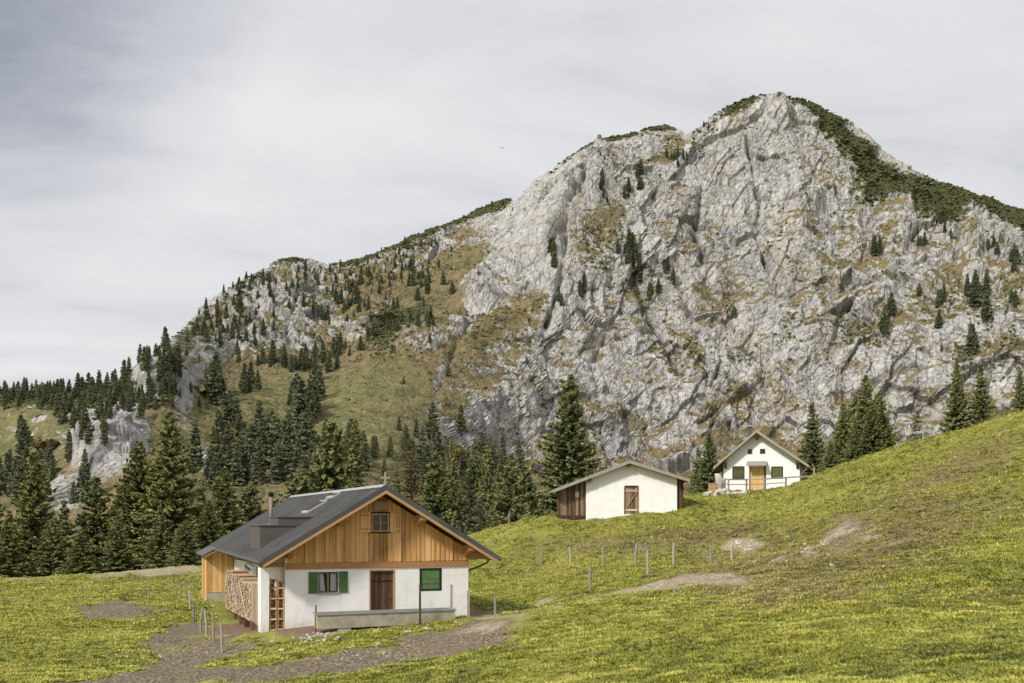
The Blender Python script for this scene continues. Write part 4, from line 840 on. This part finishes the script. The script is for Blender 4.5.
s = MB(); [s.box(-.88, -.86, 1.2, 3.6, z, z + .1) for z in (.1, .6, 1.1, 1.6)]; s.build('rail', M['trim'], p2)
s = MB()
for y in np.arange(1.3, 3.6, .17):
    for z in np.arange(.1, 1.5 - .1 * math.sin(y * 5), .15): log_end(s, y, z, .08, -.80, -.2)
tag(s.build('split_logs', M['orangewood'], p2), kind='stuff')
s = MB(); s.box(-1.0, -.4, 1.3, 1.6, -.8, -.002); s.box(-1.0, -.4, 3.2, 3.5, -.8, -.002); s.build('support_block', M['oldwood'], p2)
# two narrow stacks of crates in the recess beside the pier
for k, (a, b, dk, lb) in enumerate([(-.62, -.33, 0, 'left narrow stack of split wood between pier and front wall, leaning'), (-.30, -.03, 1, 'right narrow slatted stack of split wood against the front wall corner')]):
    c = empty('wood_rack', hl(0, 0), HR, label=lb, cat='rack'); s = MB(); hh = 2.05 + .08 * (1 - k)
    for x in (a, b - .045): s.box(x, x + .045, .06, .11, -.25, hh)
    s.build('post', M['trim'], c); s = MB()
    z = -.1
    while z < hh - .1: s = MB(); s.box(a + .01, b - .01, .045, .058, z, z + random.choice([.06, .08])); z += .44; s.build('slat', M['palewood'], c)
    s = MB()
    for z in np.arange(-.15, hh - .1, .1):
        x = a + .06
        while x < b - .08: wd = random.uniform(.06, .1); s.box(x, x + wd, .13 + random.uniform(0, .04), .6, z, z + .085); x += wd + .012
    tag(s.build('split_logs', M['orangewood'], c), kind='stuff')
# trough in front
tr = empty('water_trough', hl(0, 0), HR, label='long concrete cattle trough in front of the front hut', cat='trough')
s = MB(); a, b, y0, y1, z0, z1 = .92, 6.77, -2.35, -1.6, .16, .70
s.box(a, b, y0, y0 + .1, z0, z1, .5); s.box(a, b, y1 - .1, y1, z0, z1, .5); s.box(a, a + .1, y0 + .1, y1 - .1, z0, z1, .5); s.box(b - .1, b, y0 + .1, y1 - .1, z0, z1, .5); s.box(a + .1, b - .1, y0 + .1, y1 - .1, z0, z0 + .1, .5)
s.build('basin', M['concrete'], tr)
s = MB(); s.box(a - .05, b + .05, y0 - .04, y0 + .13, z1 + .002, z1 + .07, .3); s.box(a - .05, b + .05, y1 - .13, y1 + .04, z1 + .002, z1 + .07, .3); s.box(a - .05, a + .12, y0 + .13, y1 - .13, z1 + .002, z1 + .07, .3); s.box(b - .12, b + .05, y0 + .13, y1 - .13, z1 + .002, z1 + .07, .3); s.build('rim', M['flash'], tr)
s = MB(); s.box(a + .1, b - .1, y0 + .1, y1 - .1, z1 - .14, z1 - .12); s.build('water', M['glass'], tr)
for x in (1.75, 3.9, 6.0): s = MB(); s.box(x, x + .55, y0 + .04, y1 - .04, -1.2, z0 - .002); s.build('support_block', M['concrete'], tr)
def post(name, x, y, h, r=.055, mat='greywood', label=None, cat='post', lean=0, sink=.35, parent=None, group=None, square=False):
    z = ground(x, y); s = MB()
    if square: s.box(-r, r, -r, r, -sink, h)
    else: s.tube([(0, 0, -sink), (0, 0, h * .5), (lean * h * .5, 0, h)], [r * 1.05, r, r * .88], 7)
    o = s.build(name, M[mat], None)
    o.location = (x, y, z)
    if parent: o.parent = parent; return o
    return tag(o, label, cat, group)
def post_px(px, D, h, **k): return post(k.pop('name', 'wooden_post'), (px - CX) / F * D, D, h, **k)
post_px(420, 41.3, 1.72, r=.05, mat='bark', label='tall dark post standing right in front of the trough')
post_px(316, 40.5, 1.15, r=.035, mat='oldwood', label='thin dark stake at the left end of the trough')
post_px(451.5, 43.4, 1.45, r=.05, label='dark stake behind the right end of the trough', square=True)
post_px(468.5, 43.6, 1.15, r=.06, label='grey stake at the right corner of the hut front', square=True)
post_px(495, 46.4, 1.15, r=.06, label='grey stake on the grass right of the hut')
post_px(590, 50, 1.22, r=.06, label='grey stake alone on the flat grass below the fence row')
post_px(647.6, 51.5, 1.3, r=.065, label='grey stake just below the fence row near the gravel track')
post_px(149, 62, 1.5, r=.04, label='thin stake alone on the left meadow')
def wire_fence(name, pts, label, wires=(.45, .95), r=.055):
    z0 = ground(*pts[0][:2]); root = empty(name, (pts[0][0], pts[0][1], z0), 0, label=label, cat='fence'); tops = []
    for x, y, h in pts:
        z = ground(x, y); s = MB(); l = random.uniform(-.09, .09); s.tube([(0, 0, -.4), (0, 0, h * .5), (l * h, 0, h)], [r, r, r * .85], 7); o = s.build('post', M['greywood'], root); o.location = (x - pts[0][0], y - pts[0][1], z - z0); tops.append((x - pts[0][0], y - pts[0][1], z - z0, h))
    s = MB()
    for w in wires: s.tube([(x, y - r, z + min(w, h - .05)) for x, y, z, h in tops], .004, 4)
    s.build('wire', M['flash'], root)
fx_ = lambda px, D: ((px - CX) / F * D, D)
wire_fence('wire_fence', [fx_(222, 39.8) + (1.2,), fx_(213.5, 41.5) + (1.22,), fx_(206.5, 43.5) + (1.2,), fx_(200.8, 46.5) + (1.2,), fx_(194, 51) + (1.1,), fx_(190, 55) + (1.05,), fx_(186.5, 60) + (1.0,), fx_(181, 67) + (1.2,)], 'wire fence of thin grey posts running back along the left of the hut')
wire_fence('wire_fence', [fx_(509, 84) + (1.2,), fx_(541.5, 75) + (1.2,), fx_(570.5, 67) + (1.2,), fx_(603, 61.5) + (1.25,), fx_(635.5, 57.5) + (1.25,), fx_(673.5, 55.5) + (1.22,), fx_(711, 57) + (1.2,), fx_(731.8, 57.5) + (1.2,)], 'wire fence of grey posts along the foot of the hill below the barn', r=.075)

# ---------------------------------------------------------------- barn
bx0 = 5.95; bz = 4.2
barn = empty('barn', (bx0, 80, bz), 0, label='low white barn with pale roof, boarded left end and braced door', cat='barn')
g_ = lambda z: z - bz
BD = (3.08, 4.22, g_(4.95), g_(7.2)); s = MB(); bw = 7.32
holes_wall(s, 0, bw, -2.0, g_(7.75), [BD], 0, .4); s.prism([(0, g_(7.753)), (bw, g_(7.753)), (bw, g_(7.95)), (3.5, g_(9.0)), (0, g_(7.9))], 0, .4, .5)
s.box(0, .4, .4, 9, -2, g_(7.7), .5); s.box(bw - .4, bw, .4, 9, -2, g_(7.7), .5); s.box(.4, bw - .4, 8.6, 9, -2, g_(7.6), .5); s.build('wall', M['plaster'], barn)
s = MB(); n = 5
for k in range(n): a = BD[0] + .05 + 1.04 * k / n; s.box(a, a + .195, .06, .12, BD[2], BD[3] - .03)
dr = s.build('door', M['redwood'], barn)
s = MB(); s.box(BD[0] + .07, BD[1] - .07, .02, .058, BD[2] + .25, BD[2] + .42); s.box(BD[0] + .07, BD[1] - .07, .02, .058, BD[3] - .45, BD[3] - .28); s.bar((BD[0] + .12, .038, BD[2] + .42), (BD[1] - .12, .038, BD[3] - .45), .04, .15, up=(0, 1, 0)); s.build('brace', M['palewood'], dr)
s = MB(); s.box(BD[0] - .02, BD[0] + .05, -.03, .15, BD[2], BD[3]); s.box(BD[1] - .05, BD[1] + .02, -.03, .15, BD[2], BD[3]); s.box(BD[0] + .05, BD[1] - .05, -.03, .15, BD[3] - .03, BD[3] + .05); s.build('door_frame', M['redwood'], barn)
# boarded porch at the left
s = MB(); n = 12; x0 = -2.3
for k in range(n):
    a = x0 + 2.26 * k / n; s.prism([(a, g_(4.85)), (a + .175, g_(4.85)), (a + .175, g_(6.95 + .30 * (a + 2.3))), (a, g_(6.93 + .30 * (a + 2.3)))], .25, .3)
bd = s.build('porch_boarding', M['redwood'], barn)
s = MB(); s.box(x0 - .02, x0 + .1, .15, .249, g_(4.6), g_(7.0)); s.box(-.14, -.01, .15, .249, g_(4.6), g_(7.6)); s.box(-1.3, -1.2, .2, .249, g_(4.85), g_(7.2)); s.build('porch_post', M['oldwood'], barn)
s = MB(); s.box(-.85, -.55, .18, .2, g_(6.3), g_(6.75)); s.build('notice', M['curtain'], barn)
s = MB(); s.box(x0 - .05, -.003, .1, 3, -2.5, g_(4.85)); s.build('plinth', M['oldwood'], barn)
s = MB(); n = 8
for k in range(n): s.box(bw + .0 + .07 * k, bw + .06 + .07 * k, .3, .36, g_(5.0), g_(7.75))
tag(s.build('side_boarding', M['oldwood'], barn), 'weathered strip of boards at the right end')
def bl(mb, pa, pb, y0, y1, t0, t1): mb.prism([(pa[0], pa[1] + t0), (pb[0], pb[1] + t0), (pb[0], pb[1] + t1), (pa[0], pa[1] + t1)], y0, y1, .5)
A_, B_, C_ = (-2.65, g_(6.88)), (3.43, g_(9.22)), (8.2, g_(7.72))
s = MB(); bl(s, A_, B_, -.7, 9.6, -.10, 0); bl(s, B_, C_, -.7, 9.6, -.10, 0)
for k in range(18):
    y = -.65 + k * .58; bl(s, A_, B_, y, y + .05, .002, .04); bl(s, B_, C_, y, y + .05, .002, .04)
rfb = s.build('roof', M['eternit'], barn)
s = MB(); bl(s, A_, B_, -.76, -.703, -.22, .03); bl(s, B_, C_, -.76, -.703, -.22, .03); s.build('bargeboard', M['greywood'], barn)
s = MB(); bl(s, A_, B_, -.65, 9.5, -.2, -.103); bl(s, B_, C_, -.65, 9.5, -.2, -.103); s.build('soffit', M['oldwood'], barn)
s = MB(); s.box(3.3, 3.56, -.65, -.02, g_(8.75), g_(8.98)); s.build('purlin_end', M['oldwood'], barn)
s = MB(); s.box(.15, .4, -.6, -.02, g_(7.5), g_(7.78)); s.build('purlin_end', M['oldwood'], barn)
s = MB(); s.tube([(A_[0] - .08, -.6, A_[1] - .12), (A_[0] - .08, 9.4, A_[1] - .12)], .07, 8); s.build('gutter', M['flash'], barn)

# ---------------------------------------------------------------- upper house
hz = 7.0; hr = -R(18)
house = empty('house', (20.30, 95.5, hz), hr, label='small white house on the hill with steep roof, faded green shutters and wooden door', cat='house')
g_ = lambda z: z - hz; w7 = 7.03; ap = (3.15, g_(12.92)); el = (-.85, g_(9.5)); er = (7.85, g_(9.55))
D_ = (2.42, 3.85, g_(7.35), g_(9.55)); WL = (.85, 1.95, g_(8.42), g_(9.55)); WR = (4.45, 5.5, g_(8.35), g_(9.48)); SA = (2.25, 2.72, g_(10.7), g_(11.2)); SB = (3.4, 3.9, g_(10.7), g_(11.2))
s = MB(); holes_wall(s, 0, w7, -1.5, g_(9.6), [D_, WL, WR], 0, .35); holes_wall(s, 1.9, 4.3, g_(10.6), g_(11.3), [SA, SB], 0, .35)
zl = lambda u: (ap[1] - (ap[0] - u) * (ap[1] - el[1]) / (ap[0] - el[0]) if u < ap[0] else ap[1] - (u - ap[0]) * (ap[1] - er[1]) / (er[0] - ap[0])) - .2
s.prism([(0, g_(9.603)), (1.897, g_(9.603)), (1.897, zl(1.897)), (0, zl(0))], 0, .35, .5); s.prism([(4.303, g_(9.603)), (w7, g_(9.603)), (w7, zl(w7)), (4.303, zl(4.303))], 0, .35, .5)
s.box(1.9, 4.3, 0, .35, g_(9.603), g_(10.597), .5); s.prism([(1.9, g_(11.303)), (4.3, g_(11.303)), (4.3, zl(4.3)), (ap[0], zl(ap[0])), (1.9, zl(1.9))], 0, .35, .5)
s.box(0, .35, .35, 6, -1.5, zl(0) - .05, .5); s.box(w7 - .35, w7, .35, 6, -1.5, zl(w7) - .05, .5); s.build('wall', M['plaster'], house)
for q in (WL, WR):
    s = MB(); [s.box(q[0] + .05, q[1] - .05, .02, .05, z, z + .17) for z in np.arange(q[2] + .04, q[3] - .15, .18)]; so_ = s.build('shutter', M['dullgreen'], house)
    s = MB(); s.box(q[0] - .02, q[0] + .05, -.02, .06, q[2], q[3]); s.box(q[1] - .05, q[1] + .02, -.02, .06, q[2], q[3]); s.box(q[0] + .05, q[1] - .05, -.02, .06, q[2] - .02, q[2] + .04); s.box(q[0] + .05, q[1] - .05, -.02, .06, q[3] - .03, q[3] + .03); s.build('shutter_frame', M['dark'], so_)
for q in (SA, SB): window(house, q[0], q[1], q[2], q[3], .08, 'redwood', 'trim', mull=0, bars=0)
s = MB(); n = 6
for k in range(n): a = D_[0] + .06 + 1.3 * k / n; s.box(a, a + .205, .08, .13, D_[2], D_[3] - .05)
ho = s.build('door', M['larch'], house); s = MB(); s.box(D_[1] - .25, D_[1] - .2, .05, .079, D_[2] + 1., D_[2] + 1.15); s.build('handle', M['dark'], ho)
s = MB(); s.box(D_[0] - .02, D_[0] + .06, -.02, .15, D_[2], D_[3]); s.box(D_[1] - .06, D_[1] + .1, -.05, .15, D_[2], D_[3]); s.build('door_frame', M['oldwood'], house)
s = MB(); s.prism([(-1.0, g_(9.55)), (-.002, g_(9.95)), (-.002, g_(10.05)), (-1.0, g_(9.65))], D_[0] - .2, D_[1] + .2, .5, axis='x'); s.build('door_canopy', M['greywood'], house)
for pa, pb in ((el, ap), (ap, er)):
    s = MB(); bl(s, pa, pb, -.9, 6.4, -.12, 0)
    for k in range(12): bl(s, pa, pb, -.85 + k * .6, -.8 + k * .6, .002, .035)
    s.build('roof', M['eternit'], house); s = MB(); bl(s, pa, pb, -.96, -.903, -.24, .02); s.build('bargeboard', M['greywood'], house); s = MB(); bl(s, pa, pb, -.85, 6.3, -.2, -.123); s.build('soffit', M['oldwood'], house)
for u, dz in ((.12, .35), (w7 - .3, .35), (ap[0] - .1, .2)):
    s = MB(); z = zl(u + .1) - .05; s.prism([(-.8, z), (0, z), (0, z - dz - .45), (-.8, z - .25)], u, u + .2, .4, axis='x'); s.build('purlin_end', M['redwood'], house)
s = MB(); s.box(1.95, 2.35, 4, 4.4, g_(11.4), g_(13.6)); chh = s.build('chimney', M['brownmetal'], house); s = MB(); s.box(1.9, 2.4, 3.95, 4.45, g_(13.602), g_(13.68)); s.build('chimney_cap', M['dark'], chh)
s = MB(); s.tube([(er[0] + .02, -.85, er[1] - .13), (er[0] + .02, 6.2, er[1] - .13)], .07, 8); s.build('gutter', M['flash'], house)
s = MB(); s.tube([(er[0], -.4, er[1] - .15), (w7 + .25, -.1, er[1] - .65), (w7 + .08, .2, er[1] - .9), (w7 + .08, .2, g_(7.2))], .045, 7); s.build('downpipe', M['flash'], house)
bpy.context.view_layer.update()
# terrace railing
rail = [(725, 91.0), (728.5, 90.0), (746.5, 90.0), (764.5, 89.5), (786, 88.8), (814, 87.5)]
pts = [fx_(*q) for q in rail]; x0_, y0_ = pts[0]; z0_ = ground(x0_, y0_)
rl = empty('railing', (x0_, y0_, z0_), 0, label='low grey wooden railing in front of the upper house', cat='railing'); tp = []
for k, (x, y) in enumerate(pts):
    z = ground(x, y); t_ = ZC + (HY - [478.5, 479, 479, 478.5, 477, 475.5][k]) / F * y
    if k == 5: t_ += .75
    s = MB(); s.box(-.07, .07, -.07, .07, -.5, t_ - z); o = s.build('post', M['greywood'], rl); o.location = (x - x0_, y - y0_, z - z0_); tp.append(Vector((x - x0_, y - y0_, (t_ if k < 5 else t_ - .75) - z0_)))
s = MB()
for a, b in zip(tp[:-1], tp[1:]): s.bar(a - Vector((0, .1, .05)), b - Vector((0, .1, .05)), .06, .13)
s.build('top_rail', M['greywood'], rl); s = MB()
for a, b in zip(tp[:-2], tp[1:-1]): s.bar(a - Vector((0, .1, .5)), b - Vector((0, .1, .5)), .05, .1)
s.build('lower_rail', M['greywood'], rl)

# ---------------------------------------------------------------- stones
def rock_mesh(seed, n=2):
    import bmesh
    bm = bmesh.new(); bmesh.ops.create_icosphere(bm, subdivisions=n, radius=1); r_ = np.random.default_rng(seed)
    P = np.array([v.co[:] for v in bm.verts]); k = 1 + .35 * perlin(P * 1.1 + seed * 7) + .15 * perlin(P * 3 + seed)
    cuts = r_.normal(size=(7, 3)); cuts /= np.linalg.norm(cuts, axis=1)[:, None]
    P = P * k[:, None]
    for c in cuts:
        dd_ = P @ c; P -= np.maximum(dd_ - .72, 0)[:, None] * c
    for v, p in zip(bm.verts, P): v.co = p
    me = bpy.data.meshes.new('stone'); bm.to_mesh(me); bm.free(); at = me.attributes.new('tone', 'FLOAT', 'POINT'); at.data.foreach_set('value', r_.random(len(me.vertices)).astype(np.float32)); me.materials.append(M['stone']); return me
RK = [rock_mesh(i) for i in range(6)]
def stone(x, y, s, label, group=None, sc=(1, .8, .6), name='stone', dz=0):
    o = link(name, random.choice(RK), loc=(x, y, ground(x, y) + s * .12 + dz)); o.scale = (s * sc[0], s * sc[1], s * sc[2]); o.rotation_euler = (random.uniform(-.2, .2), random.uniform(-.2, .2), random.random() * 6.28); tag(o, label, 'stone', group)
def stone_px(px, py, wpx, label, group=None, **k):
    r_ = hit(px, py, 0)
    if r_: stone(r_[0].x, r_[0].y, wpx / 2 * r_[0].y / F, label, group, **k)
stone_px(408, 633, 11, 'white oval stone under the middle of the trough', sc=(1, .8, .5))
stone_px(426, 630, 8, 'white rounded stone beside the tall post at the trough')
stone_px(378, 645, 6, 'small pale stone on the dirt track before the trough')
stone_px(282, 651, 7, 'pale stone on the grass verge by the near fence post')
for (cx, cy, sx, sy, n, sz, gr) in [(325, 636, 24, 3, 30, 4.0, 'white stones beside the left end of the trough'), (285, 642, 24, 4, 16, 3, 'white stones beside the left end of the trough'), (240, 607, 25, 6, 12, 3.5, 'stones along the side of the hut'), (515, 612, 18, 4, 14, 3.5, 'stones on the grass bank right of the hut'),
      (150, 655, 60, 12, 34, 2.6, 'pale stones scattered on the dirt track'), (380, 655, 80, 8, 30, 2.6, 'pale stones scattered on the dirt track'), (745, 545, 15, 6, 14, 4, 'stones in the bare patch of the hillside'), (800, 550, 35, 12, 18, 3.5, 'stones in the bare patch of the hillside'), (660, 592, 50, 5, 16, 2.6, 'stones on the pale gravel track'), (600, 518, 35, 2.5, 10, 4, 'flat stones on the grass below the barn')]:
    for k in range(n): stone_px(cx + random.gauss(0, .6) * sx, cy + random.gauss(0, .6) * sy, sz * random.uniform(.5, 1.5), gr.replace('stones', 'stone', 1).replace('flat stone ', 'flat pale stone '), gr)
for k in range(26):
    px_ = 706 + k * 1.6; D_k = 90.5 - .02 * k + random.uniform(-.4, .2); x_, y_ = fx_(px_, D_k)
    stone(x_, y_, random.uniform(.16, .4), 'pale stone in the dry wall under the railing', 'stones of the dry wall under the railing', sc=(1, .9, .8), dz=random.uniform(0, .5) * (1 if k < 16 else .3))
x_, y_ = fx_(720, 91.5); stone(x_, y_, .95, 'tall pale boulder leaning at the left corner of the upper house', sc=(.45, .5, 1.15), dz=.9, name='boulder')
x_, y_ = fx_(712.5, 91.5); z_ = ground(x_, y_)
bh = empty('wooden_hive', (x_, y_, z_), .1, label='small stacked wooden box with slats left of the boulder by the house', cat='box')
s = MB(); [s.box(-.32, .32, -.25, .25, .45 + .4 * k, .82 + .4 * k) for k in range(2)]; s.build('box', M['orangewood'], bh); s = MB(); [s.box(x, x + .07, y, y + .07, -.3, .445) for x in (-.3, .23) for y in (-.22, .15)]; s.build('leg', M['oldwood'], bh); s = MB(); s.box(-.38, .38, -.3, .3, 1.225, 1.28); s.build('lid', M['greywood'], bh)
# bird
s = MB(); s.add([(-.5, 0, .12), (0, .12, 0), (0, -.12, 0), (.5, 0, .12), (0, .3, .0), (0, -.25, 0), (0, 0, -.1)], [(0, 1, 2), (3, 2, 1), (4, 6, 1), (5, 2, 6), (1, 2, 6)], .2); o = s.build('bird', M['dark']); o.location = ((502 - CX) / F * 150, 150, ZC + (HY - 148) / F * 150); tag(o, 'tiny dark bird gliding in the grey sky', 'bird')

# ---------------------------------------------------------------- grass tufts on the meadow
m, nt, b = new_mat('grass_blades', .8); g = N(nt)
c = g.ramp(g.attr('tone'), [(0., (.085, .10, .028)), (.25, (.22, .24, .052)), (.55, (.395, .40, .082)), (.85, (.52, .48, .13)), (1., (.54, .48, .18))]); g.set(b.inputs['Base Color'], g.mix(g.attr('brown'), c, g.ramp(g.attr('tone'), [(.1, (.12, .095, .045)), (.5, (.27, .22, .11)), (.9, (.45, .37, .20))]))); M['blade'] = m
NT = 300000
a = np.tan(np.radians(rng.uniform(-33, 33, NT))); uD = rng.random(NT); Dn = 15 * (98 / 15) ** uD; gx = a * Dn; gy = Dn
P_ = np.stack([gx, gy], 1)
cl_ = fbm(np.stack([gx / .9, gy / .9, gx * 0], 1), 3); cl2 = fbm(np.stack([gx / 6, gy / 6, gx * 0 + 5], 1), 3)
gz = H(P_); qx, qy = warp(P_, *proj(np.column_stack([P_, gz]))); dm_ = blob(qx, qy, DIRT, True) + blob(qx, qy, GRAV, True) + 1.3 * blob(qx, qy, BRICK); dry_ = blob(qx, qy, DRY)
lx = (gx + 9.58) * .9271 + (gy - 42) * .3748; ly = -(gx + 9.58) * .3748 + (gy - 42) * .9271
inhut = (lx > -1.6) & (lx < 8.4) & (ly > -.2) & (ly < 23)
keep = (dm_ + .3 * cl_ < .42) & ~inhut & (cl_ + .3 * rng.normal(size=NT) > -.75)
P_, gz, cl_, cl2, dry_, Dn = P_[keep], gz[keep], cl_[keep], cl2[keep], dry_[keep], Dn[keep]; n = len(P_); nb = 7
sz = (.032 + .045 * rng.random(n) + .035 * np.clip(cl_, 0, 1)) * (.7 + Dn / 60)
base = np.repeat(np.column_stack([P_, gz - .02]), nb, 0); szb = np.repeat(sz, nb); th = rng.uniform(0, 6.283, n * nb); ou = rng.uniform(.2, 1.1, n * nb)
off = np.stack([np.cos(th), np.sin(th), 0 * th], 1) * szb[:, None] * 1.5 * rng.random((n * nb, 1)); tip = off + np.stack([np.cos(th) * ou, np.sin(th) * ou, .3 + .8 * rng.random(n * nb)], 1) * szb[:, None]
sd = np.stack([-np.sin(th), np.cos(th), 0 * th], 1) * (szb * .36)[:, None]
V = np.stack([base + off - sd, base + off + sd, base + tip], 1).reshape(-1, 3)
lump = fbm(np.column_stack([P_ / .8, 0 * gz]) + 11, 2); tone = np.clip(.47 + .30 * cl2 + .16 * cl_ + (.33 * lump) + .05 * rng.normal(size=n), 0, 1); brown = (dry_ * .75 + .45 * np.clip(-cl2 - .3, 0, 1) + .5 * fbm(np.column_stack([P_ / 3., gz * 0 + 4]), 3) * (gz > 2.)) + .08 * rng.normal(size=n); brown = np.clip((brown - .28) * 1.5, 0, .65)
tb_ = np.repeat(np.clip(np.repeat(tone, nb) + .06 * rng.normal(size=n * nb), 0, 1), 3)
go = link('grass', np_mesh('grass', V, np.arange(len(V)).reshape(-1, 3), M['blade'], {'tone': tb_, 'brown': np.repeat(brown, nb * 3)}, smooth=False)); tag(go, 'short yellow-green alpine grass covering the meadow', 'grass', kind='stuff')
